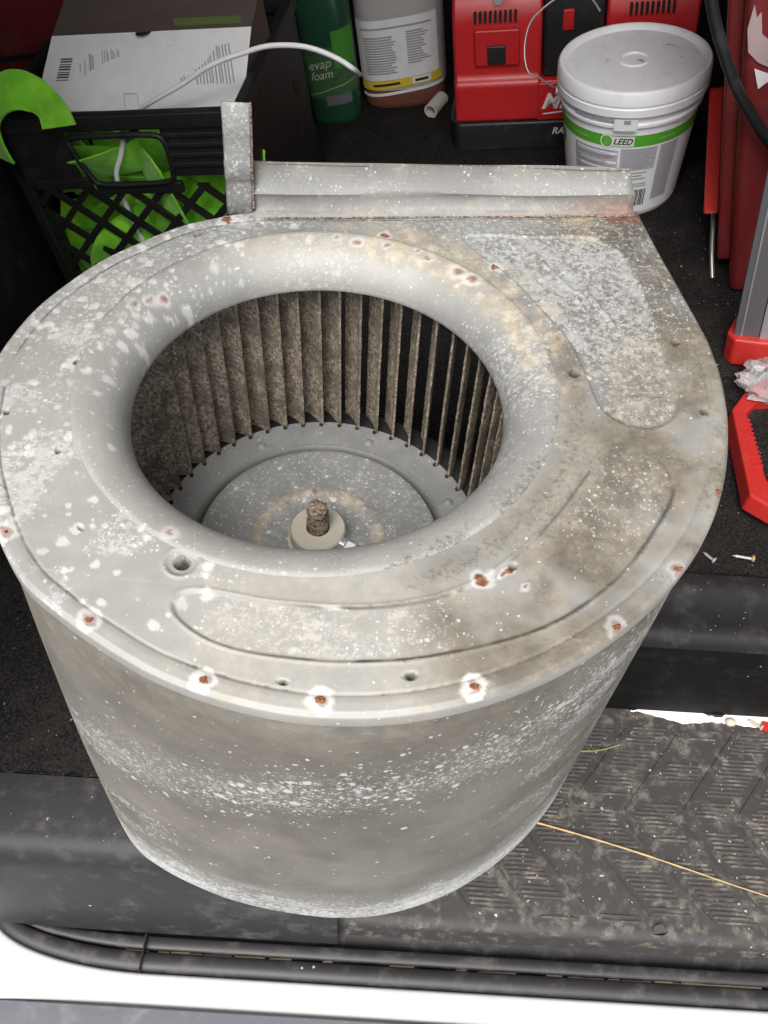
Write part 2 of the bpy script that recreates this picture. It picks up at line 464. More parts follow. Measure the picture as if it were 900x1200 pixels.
# seal and channel
def dyc(x):
    t = min(max((-.2-x)/.165, 0), 1); return .048*(1-math.sqrt(max(0, 1-t*t)))
def sealf(x, y, z):
    k = min(max((.196-y)/.03, 0), 1); return (x, y+dyc(x)*k, z+dyc(x)*.06)
def half(cy, cz, r, n=8, sq=1.): return [(cy+r*math.cos(PI*i/n), cz+r*sq*math.sin(PI*i/n)) for i in range(n+1)]
MB().extr([(.2, ZT-.028), (.196, ZT-.034), (.190, ZT-.036), (.1885, ZT-.040), (.183, ZT-.041)] + half(.177, ZT-.026, .0062, 8, .42) + [(.1695, ZT-.034), (.1685, ZT-.034)] + half(.160, ZT-.024, .0085, 10, .5) + [(.150, ZT-.04)], -.365, 1.2, 160, sealf).build('door_seal', RUBBER, van, 60)
MB().box(-.2092, -.2080, .1500, .1830, ZT-.05, ZT-.0155).build('seal_joint', DARKM, van)
dl = MB(); rr = random.Random(8); x = -.24
while x < .7:
    L = rr.uniform(.006, .03)
    if rr.random() < .8:
        w = rr.uniform(.0005, .0016)
        p = [sealf(x, .1692-w, ZT-.0268), sealf(x+L, .1692-w*.7, ZT-.0268), sealf(x+L, .1692+w, ZT-.0268), sealf(x, .1692+w*.8, ZT-.0268)]
        q = [(a, b, c-.007) for a, b, c in p]
        dl.add(p+q, [(0,1,2,3),(0,1,5,4),(1,2,6,5),(2,3,7,6),(3,0,4,7)])
    x += L*rr.uniform(1, 1.4)
dl.build('dirt_line', flat('tan_grit', (.30, .23, .15), .9), van)['kind'] = 'stuff'
ZW = ZT-.022
N = 90; vs_ = []
prof = [(0, ZW-.006), (.0012, ZW-.002), (.0035, ZW), (.5, ZW+.0008), (.96, ZW), (1.04, ZW-.003), (1.1, ZW-.010), (1.13, ZW-.02), (1.15, ZW-.09)]
for i in range(N+1):
    x = -.365+(1.2+.365)*(i/N)**1.6
    ya = .1505+dyc(x); yb = .1295
    for k, z in prof:
        y = ya-k if k < .1 else ya+(yb-ya)*k
        vs_.append((x, y, z))
L = len(prof)
wp = MB().add(vs_, [(i*L+k, (i+1)*L+k, (i+1)*L+k+1, i*L+k+1) for i in range(N) for k in range(L-1)])
wp.add([(-1.2, .1505+.048, ZW), (-.365, .1505+.048, ZW), (-.365, .1295, ZW), (-1.2, .1295, ZW), (-1.2, .1275, ZW-.09), (-.365, .1275, ZW-.09)], [(0, 1, 2, 3), (3, 2, 5, 4)])
wp.build('sill_panel', WHITE, van, 50)
MB().extr([(.1255, ZW-.030), (.122, ZW-.020), (.112, ZW-.018), (.060, ZW-.026), (.02, ZW-.04), (.0, ZW-.06), (-.01, ZW-.1)], -1.2, 1.2, 10).build('running_board', GREYB, van, 50)
# shell round the load space
MB().box(-1.6, 1.9, .13, 2.0, 1.80, 1.85).build('roof_panel', LINER, van)
MB().box(-1.6, 1.9, 1.95, 2.0, -.1, 1.80).build('far_wall', LINER, van)
MB().box(-1.6, -1.55, .2, 1.95, -.3, 1.80).build('end_wall', LINER, van)
MB().box(1.85, 1.9, .2, 1.95, -.3, 1.80).build('end_wall', LINER, van)
MB().box(-1.6, -.42, .13, .2, -.2, 1.80).build('body_pillar', WHITE, van)
MB().box(1.1, 1.9, .13, .2, -.2, 1.80).build('body_pillar', WHITE, van)

# ------------------------------------------------------------------ the blower
H = .396
blower = thing('furnace_blower', (0, 0, 0), 'large weathered galvanised furnace blower housing with round inlet, sitting on the van door sill', 'blower')
outline_pts = [(-.128,.543),(-.157,.528),(-.180,.508),(-.201,.486),(-.217,.462),(-.230,.436),(-.2375,.409),(-.2405,.382),(-.2355,.345),(-.224,.305),(-.208,.272),(-.1935,.248),(-.177,.228),(-.160,.215),(-.138,.201),(-.107,.1845),(-.077,.174),(-.047,.168),(-.018,.1665),(.013,.1695),(.045,.178),(.079,.193),(.108,.212),(.135,.235),(.157,.260),(.176,.289),(.191,.325),(.2005,.364),(.204,.400),(.203,.431),(.198,.464),(.190,.504),(.182,.542),(.175,.583)]
smooth_part = catmull(outline_pts, 8, False)
OUT = np.vstack([smooth_part, [[-.109, .551]]])
CB = np.array([-.0450, .3865])
# polar radius of the outline
def polar_R(th, poly):
    dx, dy = np.cos(th), np.sin(th); best = np.zeros_like(th)
    n = len(poly)
    for i in range(n):
        a, b = poly[i]-CB, poly[(i+1) % n]-CB
        e = b-a; den = dx*e[1]-dy*e[0]
        with np.errstate(divide='ignore', invalid='ignore'):
            t = (a[0]*e[1]-a[1]*e[0])/den; s_ = (a[0]*dy-a[1]*dx)/den
        ok = (t > 0) & (s_ >= -1e-6) & (s_ <= 1+1e-6)
        best = np.where(ok, np.maximum(best, t), best)
    return best
corner = [math.atan2(.583-CB[1], .175-CB[0]), math.atan2(.551-CB[1], -.109-CB[0]), math.atan2(.543-CB[1], -.128-CB[0])]
TH = np.linspace(-PI, PI, 900, endpoint=False)
for c in corner: TH[np.argmin(np.abs(TH-c))] = c
RO = polar_R(TH, OUT)
RB = .1465
NR = 150
uu = np.linspace(0, 1, NR)
rad = RB + (RO[None, :]-RB)*uu[:, None]
PX = CB[0]+rad*np.cos(TH)[None, :]; PY = CB[1]+rad*np.sin(TH)[None, :]
px, py = PX.ravel(), PY.ravel()
dedge = seg_dist(px, py, OUT)
emb1 = catmull([(-.1005,.2215),(-.096,.212),(-.078,.201),(-.050,.1955),(-.008,.195),(.033,.202),(.083,.2205),(.122,.252),(.151,.293),(.160,.315),(.155,.334),(.141,.341),(.126,.338),(.113,.321),(.094,.291),(.070,.261),(.040,.238),(.000,.2255),(-.048,.224),(-.090,.2285)], 6)
emb2 = catmull([(.049,.538),(.092,.541),(.137,.543),(.158,.522),(.167,.470),(.174,.405),(.1725,.376),(.158,.360),(.140,.360),(.126,.373),(.120,.398),(.112,.43),(.098,.457),(.077,.493),(.048,.526)], 6)
ridge = catmull([(.100,.512),(.107,.501),(.118,.483),(.129,.479),(.146,.441)], 5, False)
def sdf(poly):
    d = seg_dist(px, py, poly); return np.where(inside(px, py, poly), d, -d)
s1, s2 = sdf(emb1), sdf(emb2)
dr = seg_dist(px, py, ridge, False)
z = np.zeros_like(px)
z += -.0010*sstep(-.0014, .0014, s1) - .0010*sstep(-.0012, .0012, s2)
z += .0004*np.exp(-((s1+.0013)/.0011)**2)+.0004*np.exp(-((s2+.0012)/.0010)**2)
z += .0012*np.exp(-(dr/.0015)**2)
rc = np.hypot(px-CB[0], py-CB[1])
z += -.0005*np.exp(-((dedge-.0105)/.0009)**2) + .0004*sstep(.010, .006, dedge) - .0018*sstep(.0028, 0, dedge)**2
z += .0020*(vnoise(px, py, 9, 3, 2)-.5) + .0006*(vnoise(px, py, 55, 5, 2)-.5)
z = z*sstep(RB-.001, RB+.006, rc)
ang = np.arctan2(py-CB[1], px-CB[0])
holes = [(-.101,.245,.0042,1),(-.142,.520,.0030,0),(.112,.402,.0036,0),(.180,.436,.0026,0),(.188,.375,.0026,0),(-.042,.182,.0017,0),(.017,.189,.0024,0),(-.220,.340,.0017,0),(-.183,.313,.0016,0),(.068,.255,.002,0),(-.157,.262,.0013,0)]
rust = np.zeros_like(px); halo = np.zeros_like(px); dirt_shade = np.zeros_like(px); cream = np.zeros_like(px)
jit = vnoise(px, py, 240, 9, 2)-.5
for hx, hy, hr, rim in holes:
    d = np.hypot(px-hx, py-hy)
    z -= .005*sstep(hr*1.15, hr*.6, d)
    dirt_shade = np.maximum(dirt_shade, 1.0*sstep(hr*1.5, hr*.9, d+jit*.002))
    if rim: z += -.0010*sstep(.0095, .006, d) + .0006*np.exp(-((d-.0092)/.0012)**2)
spots_w = [(-.139,.208),(-.079,.180),(-.024,.174),(.047,.185),(.118,.222),(.154,.259),(-.1935,.2565),(.185,.313)]
hal = [.5, .66, .70, .70, .34, .2, .3, .12]
for (hx, hy), k in zip(spots_w, hal):
    d = np.hypot((px-hx), py-hy)+jit*.0035
    halo = np.maximum(halo, k*sstep(.0074, .0056, d+jit*.0005))
    rust = np.maximum(rust, .6*sstep(.0036, .0020, d+jit*.003))
for hx, hy, r in [(-.179,.356,.0035),(-.191,.384,.004),(-.184,.362,.0024),(-.174,.362,.002),(.052,.246,.0036),(.062,.250,.0018),(.074,.243,.0018),(-.072,.251,.003),(-.012,.533,.003),(.066,.503,.003),(-.125,.538,.004),(.066,.253,.0014)]:
    d = np.hypot(px-hx, (py-hy))+jit*.006
    halo = np.maximum(halo, .42*sstep(r*2.1, r*1.4, d)); rust = np.maximum(rust, sstep(r*1.05, r*.7, d))
deg = np.degrees(ang)
n1, n2, n3 = vnoise(px, py, 14, 21, 4), vnoise(px, py, 32, 22, 4), vnoise(px, py, 70, 23, 3)
def sector(a, b, soft=14):
    m, h = (a+b)/2, (b-a)/2
    return sstep(h+soft, h, np.abs((deg-m+180) % 360-180))
in1, in2 = sstep(-.002, .004, s1), sstep(-.002, .004, s2)
ox = .18+.50*sector(100, 190)*sstep(.3, .6, n1)+.60*sstep(-.002, .004, s2)+.50*sector(20, 112)*sstep(.135, .17, rc)
ox += .65*in1*np.exp(-((px+.025)/.07)**2)*sstep(.35, .6, n2)+.85*sector(178, 250)*sstep(.44, .62, n2)+.35*in1*sector(-30, 5)
ox *= sstep(.15, .5, n1)*.4+.65
fleck = .75*sector(118, 185)*sstep(.3, .6, n2)+.30*sector(90, 120)+.25*in2+.35*in1*np.exp(-((px+.025)/.07)**2)*sstep(.4, .6, n2)+.012
fleck = np.clip(fleck, 0, 1)
rb = random.Random(77)
BLOBS = []
for _ in range(330):
    a_, q_ = R(rb.gauss(150, 24)), rb.uniform(.118, .20)
    if rb.random() < .22: a_, q_ = R(rb.uniform(185, 262)), rb.uniform(.145, .20)
    BLOBS.append((CB[0]+q_*math.cos(a_), CB[1]+q_*math.sin(a_), rb.choice((.0007, .001, .0012, .0016, .0022, .003)), rb.uniform(.3, .62)))
def blobs(X_, Y_, J_):
    out = np.zeros_like(X_)
    for bx_, by_, br_, bk_ in BLOBS:
        m_ = (np.abs(X_-bx_) < .008) & (np.abs(Y_-by_) < .008)
        d_ = np.hypot(X_[m_]-bx_, Y_[m_]-by_)+J_[m_]*br_*1.6
        out[m_] = np.maximum(out[m_], bk_*sstep(br_*1.15, br_*.75, d_))
    return out
halo = np.maximum(halo, blobs(px, py, jit))
dirt_f = .75*sector(-62, 15)*np.exp(-((rc-.158)/.008)**2)
dirt_f = np.maximum(dirt_f, (.50*sector(-52, -4, 12)*sstep(.3, .6, n2)))
hole_shade = np.zeros_like(px)
for hx, hy, hr, rim in holes: hole_shade = np.maximum(hole_shade, sstep(hr*1.0, hr*.65, np.hypot(px-hx, py-hy)+jit*.001))  # inner shade of the holes put into the colour, as dimples are shallow
grime_shade = .60*np.exp(-((s1-.0002)/.0010)**2)*sector(-80, -12)*sstep(.3, .5, n3)+.28*np.exp(-((s1)/.0009)**2)*sector(-150, -80)*sstep(.3, .5, n3)+.5*np.exp(-((dedge-.0105)/.0008)**2)*sector(60, 260, 30)*sstep(.3, .5, n2)  # emboss edge lines are painted shade; the rim crease line is grime
dirt_f = np.maximum(dirt_f, .8*np.exp(-((s1+.0012)/.0016)**2)*sector(-75, -8)*sstep(.3, .55, n3))
dirt_f = np.maximum(dirt_f, .85*np.exp(-((dedge-.0105)/.0012)**2)*sstep(.35, .6, n2))
dirt_f = np.maximum(dirt_f, .62*sector(-35, 22)*sstep(.35, .6, n2)*sstep(.158, .2, rc))
dirt_f = np.maximum(dirt_f, .8*sector(-30, 25)*sstep(.016, .006, dedge)*sstep(.35, .6, n3))
dirt_shade = np.maximum(dirt_shade, dirt_f)
cream = np.maximum(1.0*sector(2, 74)*sstep(.178, .150, rc)*sstep(.25, .45, n2), .9*sstep(.022, .006, np.hypot(px-.130, (py-.566)*.6)+jit*.02))
cream = np.maximum(cream, .7*sstep(.014, .004, np.hypot(px+.04, py-.545)+jit*.01))
cream = np.maximum(cream, .34*sector(-100, 10)*sstep(.25, .5, n2))
rust = np.maximum(rust, .9*sstep(.016, .004, np.hypot((px-.162)*.5, py-.577)+jit*.02))
rust = np.maximum(rust, .8*sstep(.008, .002, np.hypot((px+.1)*.6, py-.549)+jit*.012))
tone = np.clip(.95*sector(160, 325, 40)+.30, 0, 1)*(1-.9*in2)*(1-.6*sector(20, 105))
grime = 1.0*sector(-62, 42)*sstep(.28, .58, n1*.5+n2*.5)*sstep(.150, .185, rc)+.55*sector(-60, 12)*np.exp(-((rc-.153)/.010)**2)
grime = np.clip(np.maximum(grime, .6*sector(60, 110)*sstep(.5, .7, n2)*sstep(.02, .0, dedge)), 0, .95)*(1-.5*in2)
NT_ = len(TH)
verts = [(px[i], py[i], H+z[i]) for i in range(len(px))]
# turned-down edge
for drop, off in ((.0002, .0006), (-.0065, .0008)):
    verts += [(CB[0]+(RO[k]+off)*math.cos(TH[k]), CB[1]+(RO[k]+off)*math.sin(TH[k]), H-.003+drop) for k in range(NT_)]
faces = [(i*NT_+k, i*NT_+(k+1) % NT_, (i+1)*NT_+(k+1) % NT_, (i+1)*NT_+k) for i in range(NR+1) for k in range(NT_)]
pl = MB(); pl.v = verts; pl.f = faces
plate = pl.build('top_plate', GALV, blower, 70)
ext = lambda a, c: np.concatenate([a, np.full(2*NT_, c)])
for nm, a, c in (('oxide', np.clip(ox, 0, 1), .2), ('fleck', fleck, 0), ('cream', np.clip(cream, 0, 1), 0), ('dirt_shade', dirt_shade, .2), ('warm', grime, .3), ('grime_shade', np.clip(np.maximum(grime_shade, .92*hole_shade), 0, 1), 0), ('rust', rust, 0), ('halo', halo, 0), ('tone', tone, .9)): attr(plate, nm, ext(a, c))
# flakes of rust on the spot welds
rr = random.Random(2)
for (hx, hy), k in zip(spots_w, hal):
    m = MB(); n = 11
    rad_ = [rr.uniform(.0011, .0026) for _ in range(n)]
    st = rr.uniform(.8, 1.5)
    ring = [(hx+rad_[i]*st*math.cos(2*PI*i/n), hy+rad_[i]*math.sin(2*PI*i/n), H+.0004) for i in range(n)]
    ring2 = [(hx+.55*rad_[i]*st*math.cos(2*PI*i/n), hy+.55*rad_[i]*math.sin(2*PI*i/n), H+.0012+rr.uniform(-.0003, .0003)) for i in range(n)]
    m.add(ring+ring2, [(i, (i+1) % n, n+(i+1) % n, n+i) for i in range(n)]+[tuple(range(n, 2*n))])
    m.build('rusty_weld', RUST, plate)
# inlet ring rolled down into the housing
prof = [(RB+.0015, H-.0006), (RB-.0008, H+.0001), (RB-.002, H+.0007)]
for i in range(1, 25):
    t = PI/2*i/24
    prof.append((RB-.002-.0275*math.sin(t), H+.0007-.0265*(1-math.cos(t))))
prof += [(.1166, H-.0285), (.1178, H-.0295), (.1205, H-.0270)]
NB = 420
m = MB(); m.lathe(prof, NB, tuple(CB))
bell = m.build('inlet_ring', GALV, blower, 60)
v = np.array([p[:] for p in m.v]); bx, by, bz = v[:, 0], v[:, 1], v[:, 2]
bdeg = np.degrees(np.arctan2(by-CB[1], bx-CB[0]))
def bsec(a, b, soft=16):
    mm, h = (a+b)/2, (b-a)/2; return sstep(h+soft, h, np.abs((bdeg-mm+180) % 360-180))
b1, b2 = vnoise(bx, by, 20, 31, 4), vnoise(bx, by, 45, 32, 3)
brc = np.hypot(bx-CB[0], by-CB[1])
attr(bell, 'oxide', np.clip(.42+.42*bsec(-25, 20)*sstep(.3, .5, b1)+.3*bsec(90, 175)*sstep(.4, .6, b1), 0, 1)); attr(bell, 'fleck', .02+.45*bsec(115, 170)*sstep(.122, .135, brc))
attr(bell, 'cream', np.clip(1.0*bsec(12, 74)*sstep(.122, .134, brc)*sstep(.2, .42, b1)+.45*bsec(75, 120)*sstep(.125, .135, brc), 0, 1))
bdirt = .8*bsec(-62, 10)*sstep(.136, .146, brc)*sstep(.3, .55, b2)+.5*bsec(-80, -20)*sstep(.4, .6, b2)
brust = np.zeros_like(bx); bhalo = np.zeros_like(bx)
for a, r, s_ in [(152, .132, .003), (148, .128, .0025), (156, .137, .0028), (98, .138, .0022), (90, .139, .0022), (84, .137, .003), (75, .139, .002), (66, .142, .0022), (62, .137, .002), (52, .139, .004), (47, .140, .004), (242, .140, .003)]:
    hx, hy = CB[0]+r*math.cos(R(a)), CB[1]+r*math.sin(R(a))
    d = np.hypot(bx-hx, by-hy)+.004*(vnoise(bx, by, 240, 9, 2)-.5)
    brust = np.maximum(brust, sstep(s_, s_*.5, d)*.8); bhalo = np.maximum(bhalo, .4*sstep(s_*1.9, s_*1.3, d))
bhalo = np.maximum(bhalo, blobs(bx, by, vnoise(bx, by, 240, 9, 2)-.5))
attr(bell, 'dirt_shade', np.clip(bdirt, 0, 1)); attr(bell, 'rust', brust); attr(bell, 'halo', bhalo)
attr(bell, 'tone', np.clip(.6+.6*bsec(180, 290, 40)+.5*bsec(70, 110), 0, 1))
# scroll wrapper, open at the outlet
SW = catmull([(x, y) for x, y in outline_pts], 14, False)
ctr = np.array([-.02, .38])
SWn = len(SW)
tang = np.gradient(SW, axis=0); nrm = np.stack([tang[:, 1], -tang[:, 0]], 1); nrm /= np.linalg.norm(nrm, axis=1)[:, None]
sgn = np.sign(((SW-ctr)*nrm).sum(1)); nrm *= sgn[:, None]
NZ = 90
zs = np.linspace(H-.0015, .003, NZ)
arc = np.concatenate([[0], np.cumsum(np.linalg.norm(np.diff(SW, axis=0), axis=1))])
A, Z = np.meshgrid(arc, zs)
disp = -.0022+.0022*(vnoise(A, Z, 7, 41, 2)-.5)-.0012*np.exp(-((Z-.02)/.004)**2)
wdeg = np.degrees(np.arctan2(SW[:, 1]-CB[1], SW[:, 0]-CB[0]))
wsec = sstep(62, 12, np.abs((wdeg-212+180) % 360-180))
disp = disp+.024*wsec[None, :]*(1-(Z/H)**1.35)
X = SW[None, :, 0]+nrm[None, :, 0]*disp; Y = SW[None, :, 1]+nrm[None, :, 1]*disp
m = MB(); m.v = list(zip(X.ravel(), Y.ravel(), Z.ravel()))
m.f = [(i*SWn+k, i*SWn+k+1, (i+1)*SWn+k+1, (i+1)*SWn+k) for i in range(NZ-1) for k in range(SWn-1)]
wrap = m.build('scroll_wrapper', GALV, blower, 70)
Xf, Zf, Af = X.ravel(), Z.ravel(), A.ravel()
w1, w2, w3 = vnoise(Af, Zf, 12, 51, 4), vnoise(Af, Zf*2.5, 30, 52, 4), vnoise(Af, Zf, 5, 53, 3)
band = .29+.30*(Xf)                     # the flecked band climbs to the right
wfl = 1.6*np.exp(-((Zf-band)/.040)**2)*sstep(-.13, -.03, Xf)*(.55+.6*sstep(.3, .55, w1))+.45*np.exp(-((Zf-.20)/.09)**2)*sstep(-.03, -.1, Xf)*sstep(.35, .6, w2)+.03
attr(wrap, 'fleck', np.clip(wfl, 0, 1.5))
wox = np.maximum(.10, .95*sstep(.085, .03, Zf+.05*(w2-.5)))
wox = np.maximum(wox, .75*sstep(-.10, -.16, Xf)*sstep(.30, .12, Zf)*sstep(.3, .6, w2))
wox = np.maximum(wox, .75*sstep(.04, .12, Xf)*sstep(.35, .6, w2)*sstep(.36, .30, Zf))
attr(wrap, 'oxide', np.clip(wox+.62*np.exp(-((Zf-band)/.04)**2), 0, 1))
attr(wrap, 'cream', .30*sstep(.30, .40, Zf)*(.5+.8*w1))
attr(wrap, 'warm', np.clip(1.0*sstep(.01, .09, Zf)*(.65+.5*w3), 0, 1))
stk = vnoise(Af*9, Zf, 7, 57, 3); smear = vnoise(Af, Zf*6, 9, 58, 4)
attr(wrap, 'dirt_shade', np.clip(.15*w1+.5*sstep(.58, .74, stk)*sstep(.05, .36, Zf)*w1+.45*sstep(H-.035, H-.004, Zf)*sstep(.4, .6, w2), 0, 1))  # streaks are dirt; the darkening just under the rim is painted shade
attr(wrap, 'tone', .55*sstep(.52, .72, smear)*sstep(.05, -.12, Xf)+.25*sstep(.55, .7, smear))
attr(wrap, 'grime_shade', .30*sstep(H-.014, H-.003, Zf)*sstep(.3, .6, w2))  # shade below the plate rim put into the colour
attr(wrap, 'halo', .28*sstep(.055, .012, Zf+.04*(w2-.5))*sstep(.35, .6, w1))
MB().add([(x, y, .003) for x, y in SW+nrm*(-.0025+.0235*wsec[:, None])], [tuple(range(SWn))]).build('bottom_plate', GALV, blower)
# outlet flange: upright lip with a stiffening bead, and the tall end tab on the left
def P3(s_, back, zz):
    return (-.1085+.2835*s_-back*.113, .5515+.0325*s_+back*.993, H+zz)
def flange_sheet(profile, n=24, t0=0., t1=1., skew=0.):
    m = MB(); vs_ = []; L = len(profile)
    for i in range(n+1):
        q = i/n
        for j, (b, h) in enumerate(profile):
            e1 = t1-skew*max(0, (h-.012))
            s_ = t0+(e1-t0)*q
            vs_.append(P3(s_, b+.0008*math.sin(9*q+j), h*(1-.16*q)+.0004*math.sin(13*q+2*j)))
    fs = [(i*L+k, (i+1)*L+k, (i+1)*L+k+1, i*L+k+1) for i in range(n) for k in range(L-1)]
    return m.add(vs_, fs)
fm = flange_sheet([(-.010, .0006), (-.002, .0012), (-.0005, .004), (-.0002, .0125), (-.0018, .0150), (-.0005, .0175), (.0020, .021), (.0060, .0345), (.0070, .0350), (.0070, .033)], 40, 0., .985, 1.2)
fo = fm.build('outlet_flange', GALV, blower, 50)
so = fo.modifiers.new('s', 'SOLIDIFY'); so.thickness = .0011
nv = len(fm.v)
fx = np.array([p[0] for p in fm.v]); fz = np.array([p[2] for p in fm.v])
attr(fo, 'oxide', .30+.25*vnoise(fx, fz, 30, 61, 2)); attr(fo, 'rust', .55*sstep(.105, .15, fx)*sstep(H+.016, H+.006, fz)*sstep(.35, .6, vnoise(fx*1., fz, 60, 62, 3)))
attr(fo, 'cream', .3*sstep(H+.01, H+.0, fz)); attr(fo, 'tone', np.full(nv, .3)); attr(fo, 'warm', .70*sstep(H+.018, H+.03, fz))
MB().box(.0905, .0911, .5835, .5843, H+.020, H+.029).build('flange_seam', DARKM, fo)
MB().tube([P3(s_, -.0105, .0012) for s_ in np.linspace(.03, .97, 20)], 0.0006, 6).build('rust_line', CRUST, fo)
tabm = MB()
tp = [(0, -.004), (.0, .014), (.0003, .0265), (-.0016, .0285), (-.0018, .040), (-.0004, .042), (.0002, .060), (-.0006, .082)]
vs_ = []
for b, h in tp:
    for xx, bb in ((-.1262, 0), (-.1252, -.0008), (-.1105, -.0007), (-.1090, .0)): vs_.append((xx-.003*(h/.08)**2*0-.0++h*.055+.001, .5495+b+bb, H+h))
L = 4
tabm.add(vs_, [(i*L+k, (i+1)*L+k, (i+1)*L+k+1, i*L+k+1) for i in range(len(tp)-1) for k in range(3)])
tab = tabm.build('end_tab', GALV, blower, 40)
tab.modifiers.new('s', 'SOLIDIFY').thickness = .0016
attr(tab, 'oxide', np.full(len(tabm.v), .7))
MB().tube([(-.1070+h*.055, .5490+b, H+h) for b, h in tp], 0.0008, 6).build('rusty_edge', CRUST, tab)

# ---- fan wheel
CW = Vector((-.0495, .3925, H-.185))
wheel = thing('fan_wheel', CW, None, None); wheel.parent = blower
prof = [(.008, .004), (.030, .004), (.040, .0042), (.0435, .0062), (.049, .0062), (.053, .004), (.060, .0035), (.0935, .0030), (.0945, .0005), (.0962, -.0008), (.0985, .0000), (.1005, .0022), (.128, .0015), (.129, 0)]
pf = []
for (r0, z0), (r1, z1) in zip(prof, prof[1:]):
    k = max(1, int((r1-r0)/.0025))
    pf += [(r0+(r1-r0)*i/k, z0+(z1-z0)*i/k) for i in range(k)]
pf.append(prof[-1])
m = MB().lathe(pf, 180)
disc = m.build('back_plate', GALV, wheel, 40)
v = np.array(m.v); dr_ = np.hypot(v[:, 0], v[:, 1])
attr(disc, 'oxide', np.clip(.30*sstep(.099, .09, dr_)+.24, 0, 1)); attr(disc, 'fleck', .22*sstep(.099, .09, dr_)); attr(disc, 'grime_shade', .95*np.exp(-((dr_-.0967)/.0030)**2))  # groove ring mixed to near black
attr(disc, 'cream', .85*np.exp(-((dr_-.0475)/.006)**2))
dirt_bits = vnoise(v[:, 0], v[:, 1], 150, 71, 2)
attr(disc, 'rust', .8*np.exp(-((dr_-.0455)/.005)**2)*sstep(.74, .80, dirt_bits))
for a in (73, 25, 121, -35, 190):
    MB().lathe([(0, .0022), (.0022, .0019), (.0036, .0010), (.0042, 0)][::-1], 14, (.1115*math.cos(R(a)), .1115*math.sin(R(a)))).build('rivet', GALV, wheel, 60).location.z = .0018
hub = MB().lathe([(.0235, .0035), (.0235, .006), (.0215, .007), (.0212, .0195), (.0200, .0210), (.009, .0212), (.0085, .018)], 48).build('hub', CREAMM, wheel, 35)
sm = MB(); rs = random.Random(4)
rows, n = 14, 18
vs_ = []
for i in range(rows+1):
    for k in range(n):
        r_ = .0076+rs.uniform(-.0010, .0011) if i < rows else .0052
        vs_.append((r_*math.cos(2*PI*k/n), r_*math.sin(2*PI*k/n), .017+.030*i/rows+rs.uniform(-.0006, .0006)))
sm.add(vs_, [(i*n+k, i*n+(k+1) % n, (i+1)*n+(k+1) % n, (i+1)*n+k) for i in range(rows) for k in range(n)]+[tuple(range(rows*n, rows*n+n))])
sm.build('shaft', CRUST, wheel, 50)
a = R(-27)
Mb = Matrix.Rotation(a, 4, 'Z') @ Matrix.Translation((.0205, 0, .0155))
bolt = MB(); bolt.tube([Mb @ Vector((0, 0, 0)), Mb @ Vector((.005, 0, 0))], .0052, 12); bolt.box(.005, .0125, -.0036, .0036, -.0036, .0036, Mb @ Matrix.Rotation(R(20), 4, 'X'))
bolt.build('set_screw', STEEL, wheel, 30, .0005)
# blades
NBL = 50
RI, ROUT, ZB0, ZB1 = .1245, .1475, .0005, .148
variants = []
def curve_pt(t):
    # forward-curved section, from the inner edge outwards: (radial, tangential)
    b = R(20)+R(46)*t
    return b
sec = [(0., 0.)]
for i in range(6):
    b = curve_pt((i+.5)/6); l = .0245/6
    sec.append((sec[-1][0]+l*math.cos(b), sec[-1][1]+l*math.sin(b)))
for vnum in range(5):
    rs = random.Random(20+vnum); m = MB(); nz = 34; vs_ = []
    L = 2*len(sec)
    for i in range(nz+1):
        zz = ZB0+(ZB1-ZB0)*i/nz
        wob = rs.uniform(-.0003, .0003)
        for side in (1, -1):
            for q, (dr0, dt0) in (list(enumerate(sec)) if side == 1 else list(enumerate(sec))[::-1]):
                b = curve_pt(q/6); th_ = (.0007+rs.uniform(0, .00035)*(1-q/9))*side
                vs_.append((RI+dr0-math.sin(b)*th_+(wob if q == 0 else 0), dt0+math.cos(b)*th_, zz))
    m.add(vs_, [(i*L+k, i*L+(k+1) % L, (i+1)*L+(k+1) % L, (i+1)*L+k) for i in range(nz) for k in range(L)] + [tuple(range(L)), tuple(range(nz*L, nz*L+L))])
    o = m.build('blade', BLADE, wheel, 50); variants.append(o)
for i in range(NBL):
    o = variants[i] if i < 5 else variants[random.randrange(5)].copy()
    if i >= 5: COL.objects.link(o); o.parent = wheel
    o.rotation_euler = (0, 0, 2*PI*i/NBL+random.uniform(-.006, .006))
sh = MB()
for i in range(NBL):
    a = 2*PI*i/NBL+.012
    sh.lathe([(.0001, .0032), (.0016, .0032), (.0019, .001)], 8, (.1243*math.cos(a), .1243*math.sin(a)))
sh.build('blade_slots', DARKM, wheel)['kind'] = 'stuff'
MB().lathe([(.1245, .1475), (.149, .1475), (.149, .152), (.1245, .152)], 90, (0, 0), True).build('rim_band', BLADE, wheel, 40)
# unseen ring added below the wheel to keep the housing inside dark
MB().lathe([(.03, -.05), (.149, -.05), (.149, -.004), (.03, -.004)], 60, (0, 0), True).build('dark_fill_ring', DARKM, wheel)

